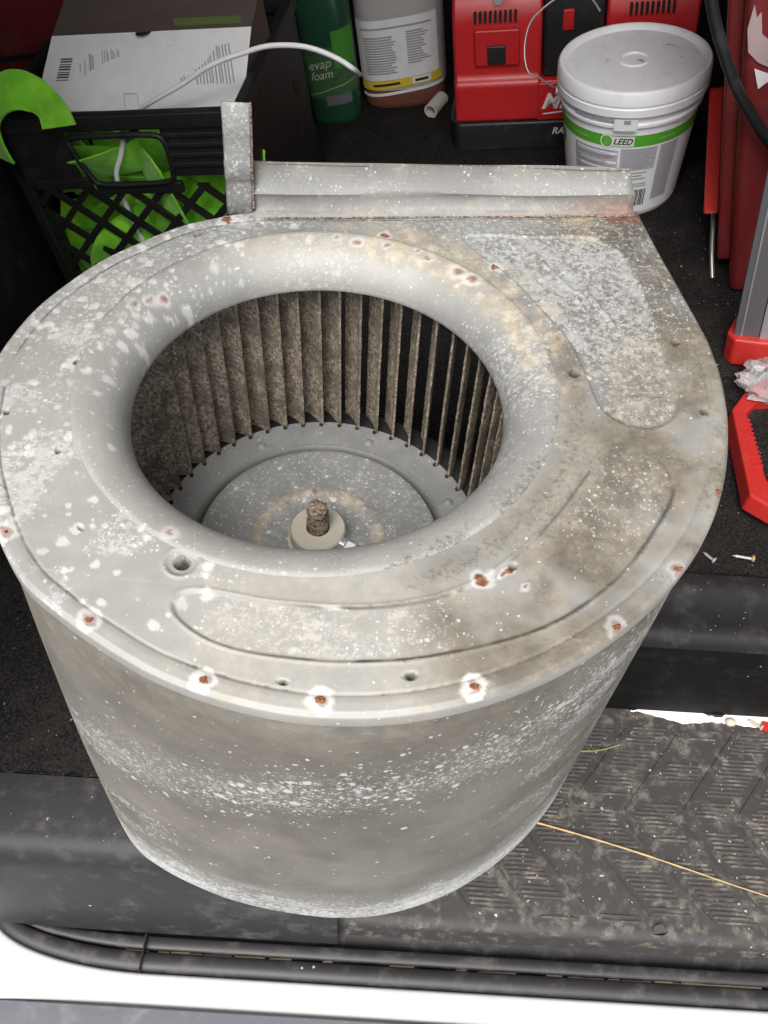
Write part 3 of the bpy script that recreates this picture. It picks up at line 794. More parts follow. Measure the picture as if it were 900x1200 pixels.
# ------------------------------------------------------------------ milk crate
MC = stand(-.462, .985, -.0892)
crate = thing('milk_crate', MC, 'black plastic milk crate with diamond lattice sides, holding green straps', 'crate')
CWD, CD, CH = .315, .30, .281
def rim(z0, z1, t, nm, out=0):
    m = MB()
    m.box(-out, CWD+out, -out, t, z0, z1); m.box(-out, CWD+out, CD-t, CD+out, z0, z1)
    m.box(-out, t, t, CD-t, z0, z1); m.box(CWD-t, CWD+out, t, CD-t, z0, z1)
    return m.build(nm, BLKCR, crate, bevel=.002)
rim(.262, CH, .010, 'top_rim', .004)
for zz in (.2505, .238, .2255, .213): 
    m = MB()
    for x0, x1 in ((.215, CWD+.002),):
        m.box(x0, x1, -.003, .006, zz, zz+.006)
    m.build('rim_rib', BLKCR, crate, bevel=.001)
m = MB()
m.box(0, .088, 0, .005, .2, .262); m.build('front_band', BLKCR, crate, bevel=.0015)
MB().box(.212, CWD, 0, .005, .2, .262).build('front_band', BLKCR, crate, bevel=.0015)
MB().box(.0, .10, .0005, .0055, .185, .1995).build('front_band', BLKCR, crate, bevel=.0015)
# handle frame round the hand hole
hpts = catmull([(.092,.245),(.10,.2545),(.15,.2555),(.2,.2545),(.2145,.245),(.213,.205),(.203,.194),(.15,.191),(.118,.192),(.105,.200)], 4)
MB().tube([(x, -.001, z_) for x, z_ in hpts]+[(hpts[0][0], -.001, hpts[0][1])], .0036, 8, False).build('hand_hole', BLKCR, crate, 60)
MB().box(.105, .22, -.002, .006, .178, .193).build('hand_bar', BLKCR, crate, bevel=.002)
lo, hi, step_ = .01, .187, .037
def clip_bar(c, d):
    """diagonal x = c + d*(z-lo), clipped to the panel"""
    z0, z1 = lo, hi
    if d > 0: z0 = max(z0, lo+(.014-c)/d) ; z1 = min(z1, lo+(CWD-.014-c)/d)
    else: z0 = max(z0, lo+(CWD-.014-c)/d); z1 = min(z1, lo+(.014-c)/d)
    return (z0, z1) if z1-z0 > .01 else None
for d in (1.05, -1.05):
    c = -.30 if d > 0 else .014
    while c < CWD+.3:
        q = clip_bar(c, d)
        if q:
            z0, z1 = q; w = .0058
            xa, xb = c+d*(z0-lo), c+d*(z1-lo)
            pr = [(xa-w, z0), (xa+w, z0), (xb+w, z1), (xb-w, z1)]
            yy0 = .001 if d > 0 else .0018
            MB().add([(x, yy0, z_) for x, z_ in pr]+[(x, yy0+.005, z_) for x, z_ in pr], [(3,2,1,0),(4,5,6,7),(0,1,5,4),(1,2,6,5),(2,3,7,6),(3,0,4,7)]).build('lattice_bar', BLKCR, crate)
        c += step_*1.4
for x0 in (0, CWD-.016):
    for y0 in (0, CD-.016): MB().box(x0, x0+.016, y0, y0+.016, 0, .262).build('corner_post', BLKCR, crate, bevel=.003)
MB().box(0, .005, .016, CD-.016, 0, .262).build('side_panel', BLKCR, crate)
MB().box(CWD-.005, CWD, .016, CD-.016, 0, .262).build('side_panel', BLKCR, crate)
MB().box(.016, CWD-.016, CD-.005, CD, 0, .262).build('back_panel', BLKCR, crate)
MB().box(.016, CWD-.016, .003, CD-.016, 0, .008).build('crate_base', BLKCR, crate)

def toW(M, p): return M @ Vector(p)
# strap loop over the rim
loop = thing('strap_loop', MC @ Matrix.Translation((.07, -.01, .285)), 'bright green webbing loop draped over the left end of the crate rim', 'strap')
pth = catmull([(-.062,-.006,-.045),(-.058,-.006,-.015),(-.050,-.004,.010),(-.030,-.004,.029),(-.006,-.004,.036),(.015,-.004,.028),(.027,-.004,.010),(.029,-.006,-.008)], 7, False)
wv = []
for i in range(len(pth)):
    q = i/(len(pth)-1); T = pth[min(i+1, len(pth)-1)]-pth[max(i-1, 0)]
    nrm2 = Vector((-T[2], 0, T[0])).normalized()
    wv.append(nrm2*.85+Vector((0, .45+.5*math.sin(i*.11), 0)))
MB().ribbon([tuple(p) for p in pth], wv, .042, .0018).build('webbing', STRAP, loop, 50)
bundle = thing('strap_bundle', MC @ Matrix.Translation((.16, .08, .01)), 'tangled bright green webbing straps piled inside the black crate', 'strap')
rs = random.Random(31)
for i in range(24):
    x0, z0 = rs.uniform(-.12, .12), rs.uniform(.02, .185)
    a = rs.uniform(-.5, .9)+(PI/2 if i % 3 == 0 else 0); bend = rs.uniform(-.045, .045); yb_ = rs.uniform(-.058, -.02) if i < 18 else rs.uniform(-.01, .04)
    pts = []
    for k in range(7):
        t = (k-3)/3; u_ = .085*t; v_ = bend*(1-t*t)
        pts.append((max(-.135, min(.135, x0+u_*math.cos(a)-v_*math.sin(a))), yb_+.016*math.sin(1.9*t+i)+.02*t*t, max(.012, min(.20, z0+u_*math.sin(a)+v_*math.cos(a)))))
    pth = catmull(pts, 8, False)
    wv = []; ph = rs.uniform(0, 6)
    for j in range(len(pth)):
        T = pth[min(j+1, len(pth)-1)]-pth[max(j-1, 0)]
        n2 = Vector((-T[2], 0, T[0])).normalized()
        wv.append(n2+Vector((0, .75*math.sin(ph+j*.07), 0)))
    MB().ribbon([tuple(p) for p in pth], wv, .055, .0011).build('webbing', STRAP, bundle, 75)
cord = thing('white_string', MC @ Matrix.Translation((.12, .01, .1)), 'short white string hanging among the green straps in the crate', 'string')
MB().tube(catmull([(.035, .004, .14), (.025, .002, .12), (.012, .0, .098), (.008, .002, .06), (.009, .004, .02), (.016, .004, -.03)], 6, False), .0034, 8).build('strand', LWHITE, cord, 60)

# ------------------------------------------------------------------ printed carton
carton = thing('printed_carton', MC @ Matrix.Translation((.0, .05, 0)), 'dark printed carton with a white text panel, leaning in the crate', 'box')
CARD = flat('brown_black_print', (.080, .058, .049), .55)
wc = [Vector((.033, .0, .262)), Vector((.302, .0, .256)), Vector((.306, .085, .312)), Vector((.046, .085, .314))]
tc_ = [wc[3], wc[2], Vector((.313, .128, .337)), Vector((.062, .128, .345))]
def quad_pt(Q, s_, t_, lift=0.):
    p = (Q[0]*(1-s_)+Q[1]*s_)*(1-t_)+(Q[3]*(1-s_)+Q[2]*s_)*t_
    n_ = (Q[1]-Q[0]).cross(Q[3]-Q[0]).normalized()
    if n_.z < 0: n_ = -n_
    return p+n_*lift
def slab(Q, th=.0025):
    n_ = (Q[1]-Q[0]).cross(Q[3]-Q[0]).normalized()
    if n_.z < 0: n_ = -n_
    return MB().add(list(Q)+[q-n_*th for q in Q], [(0,1,2,3),(7,6,5,4),(0,1,5,4),(1,2,6,5),(2,3,7,6),(3,0,4,7)])
panel = slab(wc).build('white_panel', LWHITE, carton)
top = slab(tc_).build('dark_panel', CARD, carton)
MB().add([wc[1], wc[2], tc_[2], Vector((.313, .13, .2)), Vector((.302, .02, .2))], [(0, 1, 2, 3, 4)]).build('side_flap', CARD, carton)
MB().add([wc[0], wc[1], Vector((.302, .03, .235)), Vector((.033, .03, .235))], [(0, 1, 2, 3)]).build('front_flap', CARD, carton)
def lines_on(Q, rects, lift, name, mat, par):
    m = MB()
    for s0, s1_, t0, t1 in rects: k = .10*(t1-t0) if t1-t0 > .1 else 0; m.add([quad_pt(Q, s0+k, t0, lift), quad_pt(Q, s1_+k, t0, lift), quad_pt(Q, s1_-k*0, t1, lift), quad_pt(Q, s0, t1, lift)], [(0, 1, 2, 3)])
    return m.build(name, mat, par)
rs = random.Random(9)
rc_ = []
x = .27
for i in range(9): rc_.append((.275+i*.0105, .275+i*.0105+.0045, .30, .80-rs.uniform(0, .06)))
for i in range(20): rc_.append((.60+i*.0155, .60+i*.0155+.007, .30+(.25*rs.random() if i < 8 else .02*rs.random()), .82-rs.uniform(0, .05)))
rc_ += [(.175, .18, .5, .62), (.195, .2, .42, .66), (.212, .222, .32, .74), (.228, .236, .34, .72)]
lines_on(wc, rc_, .0004, 'text_lines', LGREY, panel)['kind'] = 'stuff'
lines_on(wc, [(.075, .135, .40+i*.034, .40+i*.034+(.02 if i % 3 else .012)) for i in range(9)], .0004, 'barcode', LBLACK, panel)
lines_on(wc, [(.425, .428, .02, .2), (.425, .49, .2, .215), (.49, .493, .06, .2)], .0004, 'tuck_slot', LGREY, panel)
lines_on(tc_, [(.60, .93, .10, .30)], .0004, 'print_band', flat('dim_green_print', (.10, .135, .035), .5), top)
lines_on(tc_, [(.80, .92, .86, 1.0)], .0004, 'teal_patch', flat('teal_print', (.07, .26, .24), .5), top)
lines_on(tc_, [(.42, .53, .80, .9), (.63, .73, .84, .95)], .0004, 'pale_print', LGREY, top)
m = MB().lathe([(.0001, .0005), (.010, .0005)], 20); mo = m.build('thumb_notch', DARKM, panel)
q = quad_pt(wc, .47, .985, .0004); mo.location = q
# white cable running out of the carton
cable = thing('white_cable', MC @ Matrix.Translation((.178, .04, .266)), 'thin white cable arching from the carton over to the green bottle', 'cable')
MB().tube(catmull([(-.03, .01, -.03), (.0, -.004, .0), (.064, -.012, .031), (.107, -.012, .052), (.148, -.01, .063), (.181, -.01, .069), (.219, -.01, .066), (.251, -.01, .053), (.2705, -.006, .036), (0.2476, 0.1098, -0.0237), (0.2221, 0.2352, -0.0839), (0.1902, 0.3797, -0.153)], 6, False), .0030, 8).build('cable', LWHITE, cable, 60)

# ------------------------------------------------------------------ liquids
def superell(hx, hy, n=40, p=3.5):
    return [(hx*math.copysign(abs(math.cos(2*PI*k/n))**(2/p), math.cos(2*PI*k/n)), hy*math.copysign(abs(math.sin(2*PI*k/n))**(2/p), math.sin(2*PI*k/n))) for k in range(n)]
def bottle_body(levels, hx, hy, p=3.5, n=48):
    m = MB(); vs_ = []
    for z_, k in levels: vs_ += [(x*k, y*k, z_) for x, y in superell(hx, hy, n, p)]
    fs = [(i*n+k, i*n+(k+1) % n, (i+1)*n+(k+1) % n, (i+1)*n+k) for i in range(len(levels)-1) for k in range(n)]
    fs += [tuple(range(n))[::-1], tuple(range((len(levels)-1)*n, len(levels)*n))]
    return m.add(vs_, fs)
def front_patch(hx, hy, k, s0, s1_, z0, z1, p=3.5, lift=.0008, n=18, slope=0.):
    """strip hugging the front of a bottle; s0..s1 in -1..1 across its width"""
    vs_ = []
    for i in range(n+1):
        s_ = s0+(s1_-s0)*i/n
        sx = max(-.999, min(.999, s_))
        y = -(hy*k)*(1-abs(sx)**p)**(1/p)-lift
        for z_ in (z0, z1): vs_.append((hx*k*sx*(1+lift/hx), y, z_+slope*s_))
    return vs_, [(2*i, 2*i+2, 2*i+3, 2*i+1) for i in range(n)]
def clear_mat(name, col, rough, tr):
    t = NT(name); t.b.inputs['Transmission Weight'].default_value = tr; t.b.inputs['IOR'].default_value = 1.4
    return t.out(col, rough)
jug = thing('plastic_jug', stand(-.006, 1.535, .03), 'clear plastic jug with white label, yellow stripe and a little pink liquid', 'jug')
JX, JY = .073, .066
MILKY = clear_mat('milky_plastic', (.62, .58, .56), .3, .35)
PINK = clear_mat('pink_liquid', (.24, .095, .065), .2, .25)
bottle_body([(.0, .90), (.003, .96), (.012, 1), (.034, 1.0)], JX, JY).build('liquid', PINK, jug, 50)
bottle_body([(.0345, 1.0), (.15, 1.0), (.18, .985), (.205, .9), (.235, .66), (.25, .40), (.262, .30)], JX, JY).build('body', MILKY, jug, 50)
MB().lathe([(.0, .285), (.021, .285), (.022, .262), (.0, .262)], 24).build('cap', LWHITE, jug, 40)
MB().tube(catmull([(.03, .03, .235), (.058, .0, .25), (.075, .0, .21), (.072, .0, .17)], 6, False), .011, 10).build('grip', MILKY, jug, 60)
lab = MB().add(*front_patch(JX, JY, 1, -.96, .82, .054, .150, slope=.004)).build('label', LWHITE, jug, 60)
MB().add(*front_patch(JX, JY, 1, -.94, .86, .040, .0545, lift=.0011, slope=.006)).build('yellow_stripe', LYEL, jug, 60)
MB().add(*front_patch(JX, JY, 1, .2, .62, .0425, .053, lift=.0016, slope=.006)).build('stripe_box', LWHITE, jug, 60)
m = MB(); m.add(*front_patch(JX, JY, 1, -.70, -.08, .0455, .0495, lift=.0016, slope=.006)); m.add(*front_patch(JX, JY, 1, .26, .56, .0455, .050, lift=.0022, slope=.006))
m.build('stripe_text', LBLACK, jug)
MB().add(*front_patch(JX, JY, 1, -.95, .88, .0295, .0345, lift=.0013, slope=.007)).build('white_rim', LWHITE, jug, 60)
m = MB(); rs = random.Random(12)
m.add(*front_patch(JX, JY, 1, -.86, .70, .1355, .1385, lift=.0015, slope=.004))
for i in range(15):
    z_ = .122-i*.0041
    m.add(*front_patch(JX, JY, 1, -.80, -.10-rs.random()*.14, z_, z_+.0025, lift=.0015, slope=.004))
    if i < 13: m.add(*front_patch(JX, JY, 1, .14, .64-rs.random()*.2, z_+.004, z_+.0065, lift=.0015, slope=.004))
m.build('label_text', LGREY, lab)

bot = thing('cleaner_bottle', stand(-.122, 1.475, -.02), 'dark green plastic cleaner bottle with green label standing left of the jug', 'bottle')
BX, BY = .0435, .038
GRN = clear_mat('green_plastic', (.020, .075, .040), .28, .15)
bottle_body([(.0, .92), (.004, .98), (.012, 1), (.15, 1.0), (.175, .99), (.205, .88), (.235, .55), (.25, .36), (.27, .34)], BX, BY, 3).build('body', GRN, bot, 50)
MB().lathe([(.0, .295), (.017, .295), (.018, .268), (.0, .268)], 24).build('cap', LBLACK, bot, 40)
lab = MB().add(*front_patch(BX, BY, 1, -.97, .97, .048, .128, 3, slope=.004)).build('label', flat('dark_green_label', (.045, .12, .045), .45), bot, 60)
m = MB(); vs_, fs = front_patch(BX, BY, 1, .30, .985, .092, .150, 3, .0011, slope=.006)
m.add(vs_, fs); m.build('bright_green_patch', flat('shaded_green_print', (.055, .25, .02), .5), lab, 60)  # print colour darkened to carry the deep shade round the bottle
m = MB(); m.add(*front_patch(BX, BY, 1, -.98, .98, .0605, .0625, 3, .0013, slope=.012)); m.build('label_line', flat('pale_green_line', (.25, .33, .18), .5), lab)
m = MB(); m.add(*front_patch(BX, BY, 1, -.2, .75, .034, .05, 3, .0012, slope=.004)); m.build('small_print', flat('dim_grey_print', (.13, .12, .13), .6), lab)
def on_front(par, hx, hy, p, txt, size, s0, z0, mat, name, slope=0., lift=.0016, shear=.2, bold=0, rot=0.):
    v_, f_ = text_mesh(txt, size, shear, bold)
    out = []
    for x, y, _ in v_:
        x, y = x*math.cos(rot)-y*math.sin(rot), x*math.sin(rot)+y*math.cos(rot)
        s_ = max(-.985, min(.985, s0+x/hx))
        out.append((hx*s_, -hy*(1-abs(s_)**p)**(1/p)-lift, z0+y+slope*s_))
    return MB().add(out, f_).build(name, mat, par)
PALE = flat('pale_ink', (.50, .54, .42), .5)
on_front(lab, BX, BY, 3, 'evap', .021, -.30, .104, PALE, 'word', .006, .2, .2, 0, .1) if False else None
on_front(lab, BX, BY, 3, 'evap', .021, -.28, .104, PALE, 'word', .006)
on_front(lab, BX, BY, 3, 'foam', .019, -.25, .0865, PALE, 'word', .006)
arc_ = []
for k in range(22):
    a = R(-60+k*9); s_ = -.15+.72*math.cos(a); z_ = .098+.024*math.sin(a)
    for dd in (0, .0018): arc_.append((BX*max(-.98, min(.98, s_+dd*6*math.cos(a))), -BY*(1-abs(max(-.98, min(.98, s_)))**3)**(1/3)-.0015, z_+dd*math.sin(a)))
MB().add(arc_, [(2*i, 2*i+2, 2*i+3, 2*i+1) for i in range(21)]).build('oval_outline', LBLACK, lab)

# ------------------------------------------------------------------ charger with two bays, and the battery in it
MCH = stand(.090, 1.322, -.08)
ch = thing('battery_charger', MCH, 'red and black twin bay tool battery charger behind the white bucket', 'charger')
MB().prism([(-.018,.02),(-.008,.0),(.0,-.004),(.33,-.004),(.34,.01),(.34,.15),(-.018,.15)], 0, .046).build('black_base', BLKT, ch, bevel=.004)
def bay(x0, x1, nm):
    m = MB(); pr = [(.0, .046), (.0, .104), (.010, .112), (.014, .185), (.020, .208), (.038, .226), (.14, .228), (.14, .046)]
    n = len(pr)
    vs_ = [(x0, y, z_) for y, z_ in pr]+[(x1, y, z_) for y, z_ in pr]
    m.add(vs_, [tuple(range(n))[::-1], tuple(range(n, 2*n))]+[(i, (i+1) % n, n+(i+1) % n, n+i) for i in range(n)])
    return m.build(nm, REDP, ch, bevel=.0055, seg=3)
b1_ = bay(-.008, .122, 'left_bay'); b2_ = bay(.211, .338, 'right_bay')
MB().prism([(.118, .004), (.215, .004), (.215, .13), (.118, .13)], .046, .105).build('middle_bay', REDP, ch, bevel=.004)
for base, x0 in ((b1_, 0.), (b2_, .218)):
    for i in range(9):
        x = x0+.024+i*.0072
        MB().box(x, x+.0036, .0105, .03, .188, .202, None).build('vent_slot', DARKM, base)
    if x0: continue
    MB().box(x0+.024, x0+.090, .004, .0135, .129, .181).build('inset_panel', REDP, base, bevel=.003)
    MB().box(x0+.043, x0+.070, .0005, .008, .133, .160).build('latch_block', BLKT, base, bevel=.0025)
    for i in range(4): MB().box(x0+.047+i*.005, x0+.049+i*.005, -.0004, .004, .147, .156).build('latch_rib', BLKT, base)
    for sx in (.012, .108): MB().lathe([(.0001, 0), (.0035, 0)], 12).build('screw_hole', DARKM, base, M=MCH @ Matrix.Translation((x0+sx, .0105, .166)) @ Matrix.Rotation(R(90), 4, 'X'))
MB().box(.052, .064, .018, .030, .208, .2165).build('grey_button', LGREY, b1_, bevel=.001)
MB().prism([(-.004, .0), (.0, .0), (.0, .02), (-.004, .02)], .075, .095).build('side_clip', REDP, ch, bevel=.001)
def on_flat(par, M0, txt, size, x, z_, mat, name, shear=0, bold=0, yl=-.0012):
    v_, f_ = text_mesh(txt, size, shear, bold)
    return MB().add([(p[0]+x, yl, p[1]+z_) for p in v_], f_).build(name, mat, par)
on_flat(ch, None, 'Milwaukee', .034, .196, .075, LINK, 'logo', .35, .0006, -.0068 if False else -.0012)
MB().add([(.125, -.0012, .0575), (.26, -.0012, .071), (.26, -.0012, .069), (.128, -.0012, .0555)], [(0, 1, 2, 3)]).build('logo_stroke', LINK, ch)
on_flat(ch, None, 'RAPID CHARGER', .0145, .196, .0305, LINK, 'base_text', .25, .0005, -.0052)
# the ledge below the logo
MB().box(.118, .214, -.0004, .004, .046, .103).build('front_cover', REDP, ch, bevel=.002)
bat = thing('battery_pack', MCH @ Matrix.Translation((.166, .06, .105)), 'black battery pack with a red latch button standing in the charger', 'battery')
MB().prism([(-.042, -.048), (.043, -.048), (.043, .06), (-.042, .06)], .0, .17).build('case', BLKT, bat, bevel=.006)
MB().box(-.016, .000, -.052, -.046, .068, .096).build('latch_button', REDP, bat, bevel=.0015)
for i in range(5): MB().box(-.035+i*.014, -.028+i*.014, -.051, -.046, .124, .15).build('case_rib', BLKT, bat, bevel=.001)

# ------------------------------------------------------------------ bucket
MBK = stand(.3205, 1.186, -.272) @ Matrix.Diagonal((.965, .965, 1.19, 1))
bk = thing('plastic_bucket', MBK, 'small white plastic bucket with lid and green banded label', 'bucket')
def brad(z_): return .0790+.0195*(z_/.150)
NBK = 72
body = MB().lathe([(.0, .002), (.070, .002), (.0755, .0), (.0785, .003), (brad(.01), .010), (brad(.118), .118), (brad(.12)+.0035, .1205), (brad(.12)+.0038, .1235), (brad(.13)+.0005, .1255), (brad(.138), .138), (brad(.15), .150)], NBK).build('body', BUCK, bk, 40)
lid = MB().lathe([(brad(.14)+.002, .1335), (brad(.14)+.0055, .1345), (brad(.14)+.0058, .1425), (brad(.14)+.0045, .1437), (brad(.14)+.0045, .1450), (brad(.14)+.0058, .1462), (brad(.14)+.0055, .1575), (brad(.14)+.003, .1610), (.0965, .1618), (.0935, .1606), (.0895, .1572), (.0885, .1566)], NBK).build('lid', BUCK, bk, 40)
MB().lathe([(.0888, .1566), (.060, .1570), (.021, .1570), (.0200, .1585), (.0185, .1588), (.0172, .1576), (.0165, .1570), (.0, .1570)], NBK).build('lid_disc', LIDM, lid, 40)
rs = random.Random(14)
m = MB()
for (sx, sy, s_) in [(-.035, -.004, .004), (-.01, .016, .0035), (.008, -.004, .005), (.012, -.008, .004), (.04, .045, .005), (.046, .042, .003), (.06, .012, .003), (.0, .062, .002)]:
    n = 7; m.add([(sx+s_*rs.uniform(.3, 1)*math.cos(2*PI*k/n), sy+.7*s_*rs.uniform(.3, 1)*math.sin(2*PI*k/n), .1575 if math.hypot(sx, sy) > .022 else .1582) for k in range(n)], [tuple(range(n))])
m.build('lid_stain', LGREY, lid)
def wrap_cyl(pts, lift):
    """(arc metres from the front, z) -> on the bucket wall"""
    out = []
    for s_, z_ in pts:
        r_ = brad(z_)+lift; a = -PI/2+s_/.087
        out.append((r_*math.cos(a), r_*math.sin(a), z_))
    return out
def cyl_patch(s0, s1_, z0, z1, lift, n=None):
    n = n or max(1, int(abs(s1_-s0)/.006))
    P = []
    for i in range(n+1):
        s_ = s0+(s1_-s0)*i/n; P += [(s_, z0), (s_, z1)]
    return wrap_cyl(P, lift), [(2*i, 2*i+2, 2*i+3, 2*i+1) for i in range(n)]
lab = MB().add(*cyl_patch(-.135, .135, .008, .112, .0005)).build('label', BUCK, bk, 60)
band_ = MB().add(*cyl_patch(-.135, .135, .0965, .1105, .0009)).build('green_band', LGREEN, lab, 60)
MB().add(*cyl_patch(-.0125, .020, .0975, .1095, .0013)).build('logo_patch', LWHITE, lab, 60)
def cyl_text(txt, size, s0, z0, mat, nm, shear=0, bold=0, rot=0., lift=.0019):
    v_, f_ = text_mesh(txt, size, shear, bold)
    P = [(s0+x*math.cos(rot)-y*math.sin(rot), z0+x*math.sin(rot)+y*math.cos(rot)) for x, y, _ in v_]
    return MB().add(wrap_cyl(P, lift), f_).build(nm, mat, lab)
cyl_text('LEED', .0105, .0055, .1035, LBLACK, 'logo_text', .3, .0002)
def ringp(c0, cz, r0, r1, n=24):
    P = []
    for k in range(n): 
        a = 2*PI*k/n; P += [(c0+r0*math.cos(a), cz+r0*math.sin(a)), (c0+r1*math.cos(a), cz+r1*math.sin(a))]
    return P, [(2*k, 2*((k+1) % n), 2*((k+1) % n)+1, 2*k+1) for k in range(n)]
P, F_ = ringp(-.0145, .1035, .0001, .0085); MB().add(wrap_cyl(P, .0016), F_).build('logo_disc', LGREEN, lab)
P, F_ = ringp(-.0145, .1035, .0068, .0084); MB().add(wrap_cyl(P, .0021), F_).build('logo_ring', LINK, lab)
leaf = [(-.0150+.0042*math.sin(a)*(1 if a < PI else .75), .1035+.0055*math.cos(a)) for a in np.linspace(0, 2*PI, 14, endpoint=False)]
MB().add(wrap_cyl(leaf, .0021), [tuple(range(14))]).build('logo_leaf', flat('light_green_print', (.16, .5, .06), .5), lab)
m = MB()
for s0, s1_ in ((-.062, -.040), (.052, .074)): m.add(*cyl_patch(s0, s1_, .1025, .1045, .0014))
m.build('band_text', flat('pale_green_print', (.28, .55, .18), .5), lab)
m = MB(); rs = random.Random(21)
m.add(*cyl_patch(-.064, .001, .040, .092, .0009)); m.add(*cyl_patch(.004, .052, .066, .0945, .0009)); m.add(*cyl_patch(.056, .084, .022, .0945, .0009))
m.build('text_block', flat('pale_grey_print', (.50, .49, .53), .5), lab, 60)
m = MB()
for z_ in (.086, .0745, .0665, .055, .043):
    m.add(*cyl_patch(-.060+rs.random()*.01, .0, z_, z_+.0035, .0014))
m.build('text_gap', BUCK, lab, 60)
m = MB()
for i in range(26):
    z_ = .0415+i*.002
    if i % 5 == 4: continue
    m.add(*cyl_patch(-.063, -.004-rs.random()*.012, z_, z_+.0008, .0019))
for i in range(9): m.add(*cyl_patch(.007, .05-rs.random()*.01, .068+i*.003, .0692+i*.003, .0014))
for i in range(22): m.add(*cyl_patch(.058, .083-rs.random()*.006, .024+i*.0032, .0253+i*.0032, .0014))
for i in range(3): m.add(*cyl_patch(.010, .046-rs.random()*.01, .054+i*.004, .0555+i*.004, .0014))
for i in range(2): m.add(*cyl_patch(.010, .044, .044+i*.003, .0456+i*.003, .0014))
m.build('label_text', LGREY, lab, 60)
m = MB()
for i in range(11): m.add(*cyl_patch(.020+i*.0024, .020+i*.0024+(.0016 if i % 3 else .001), .018, .040, .0014, 1))
m.build('barcode', LBLACK, lab)
cyl_text('81', .022, -.0985, .085, LBLACK, 'side_text', 0, .0004, R(0))
# lid latch and wire bail
MB().add(*cyl_patch(-.006, .020, .1195, .1335, .0075, 4)).build('lid_tab', BUCK, bk, 60)
MB().add(*cyl_patch(.005, .0125, .128, .1325, .0082, 2)).build('tab_notch', LGREY, bk)
MB().add(*cyl_patch(-.060, .0, .1275, .1305, .0042)).build('rim_groove', LGREY, bk)
el = lambda a: (math.cos(a), math.sin(a))
bail = [(-.098, -.008, .122), (-.112, -.016, .131), (-.128, -.024, .143), (-.139, -.028, .148), (-.147, -.02, .160), (-.150, -.005, .176), (-.146, .012, .190), (-.132, .028, .199), (-.112, .044, .207), (-.098, .052, .209), (-.075, .06, .200), (-.06, .062, .185)]
MB().tube(catmull(bail, 5, False), .0013, 8).build('wire_bail', WIRE, bk, 60)
MB().tube([(-.096, -.008, .122), (-.1035, -.0085, .122)], .005, 12).build('bail_ear', BUCK, bk, 40)

# ------------------------------------------------------------------ small things at the back
M_ = stand(.041, 1.437, .05)
pipe = thing('pipe_offcut', M_, 'short off-white plastic pipe offcut lying on the carpet below the jug', 'pipe')
m = MB().lathe([(.0118, 0), (.0118, .045), (.0085, .045), (.0085, 0)], 24, (0, 0), True)
o = m.build('tube_wall', flat('aged_white_plastic', (.62, .57, .50), .5), pipe, 40)
o.matrix_world = M_ @ Matrix.Translation((0, 0, .012)) @ Matrix.Rotation(R(-28), 4, 'Z') @ Matrix.Rotation(R(-90), 4, 'X') @ Matrix.Translation((0, 0, -.005))
wood = thing('wooden_block_end', stand(-.222, 1.40), 'rounded tan offcut end standing in the dark left of the green bottle', 'offcut')
m = MB().prism(catmull([(-.018, .0), (-.019, .045), (-.012, .062), (.004, .066), (.017, .05), (.018, .02), (.010, .006)], 4), -.02, .0)
o = m.build('offcut', flat('tan_wood', (.24, .15, .10), .7), wood, bevel=.002)
o.matrix_world = stand(-.222, 1.40) @ Matrix.Translation((0, 0, .035)) @ Matrix.Rotation(R(90), 4, 'X')
# dark tool bag behind the crate end, where black bristles stand up
broom = thing('hand_broom', stand(-.20, 1.20, 0), 'black bristled hand broom standing in shadow behind the crate', 'broom')
MB().prism(superell(.07, .022, 24, 4), 0, .035).build('block', BLKT, broom, bevel=.004)
m = MB(); rs = random.Random(44)
for i in range(170):
    x, y = rs.uniform(-.062, .062), rs.uniform(-.017, .017)
    dx, dy = rs.uniform(-.03, .03), rs.uniform(-.02, .02)
    m.tube([(x, y, .03), (x+dx*.4, y+dy*.4, .12), (x+dx, y+dy, .20+rs.uniform(-.03, .02))], .0011, 4)
m.build('bristles', BLKT, broom)['kind'] = 'stuff'
redbag = thing('red_tool_case', stand(-.50, 1.50, .05), 'dark red tool case in shadow at the back left behind the carton', 'case')
MB().prism(superell(.24, .07, 32, 6), .0, .26).build('case', REDD, redbag, bevel=.008)
MB().prism(superell(.242, .072, 32, 6), .16, .168).build('seam', BLKT, redbag)
blkbag = thing('dark_cover_bag', stand(-.62, 1.06, .0), 'black bag shape added at the left edge to cover the bright wall', 'bag')  # bag added to keep the lit wall at the left dark
bottle_body([(0, .95), (.02, 1), (.16, 1.0), (.24, .9), (.29, .6), (.30, .2)], .13, .16, 3).build('bag_body', BLKCR, blkbag, 50)
MB().tube(catmull([(-.08, 0, .27), (-.06, 0, .34), (.06, 0, .34), (.08, 0, .27)], 6, False), .010, 8).build('handle', BLKCR, blkbag, 60)

# ------------------------------------------------------------------ red steel tool chest on the right
MR = stand(.4265, .930, -.19, .15)
chest = thing('tool_chest', MR, 'dull red tool chest with torn sticker and black tube handle at the right edge', 'tool chest')
MB().box(0, .30, 0, .46, .0, .46).build('shell', REDD, chest, bevel=.010, seg=3)
MB().tube(catmull([(-.030, -.045, .52), (-.033, -.040, .40), (-.012, -.030, .31), (.012, -.022, .255), (.034, -.016, .215), (.055, -.012, .180), (.085, -.010, .165), (.14, -.010, .16)], 7, False), .0058, 10).build('handle', BLKT, chest, 60)
st_ = [(x-.009, z_) for x, z_ in [(.012,.335),(.017,.358),(.020,.345),(.024,.350),(.026,.328),(.036,.318),(.038,.326),(.043,.306),(.047,.311),(.047,.298),(.042,.288),(.034,.294),(.024,.300),(.014,.312)]]
MB().prism(st_, .0015, .0025, Matrix.Rotation(R(90), 4, 'X')).build('torn_sticker', flat('faded_sticker', (.44, .33, .33), .6), chest)
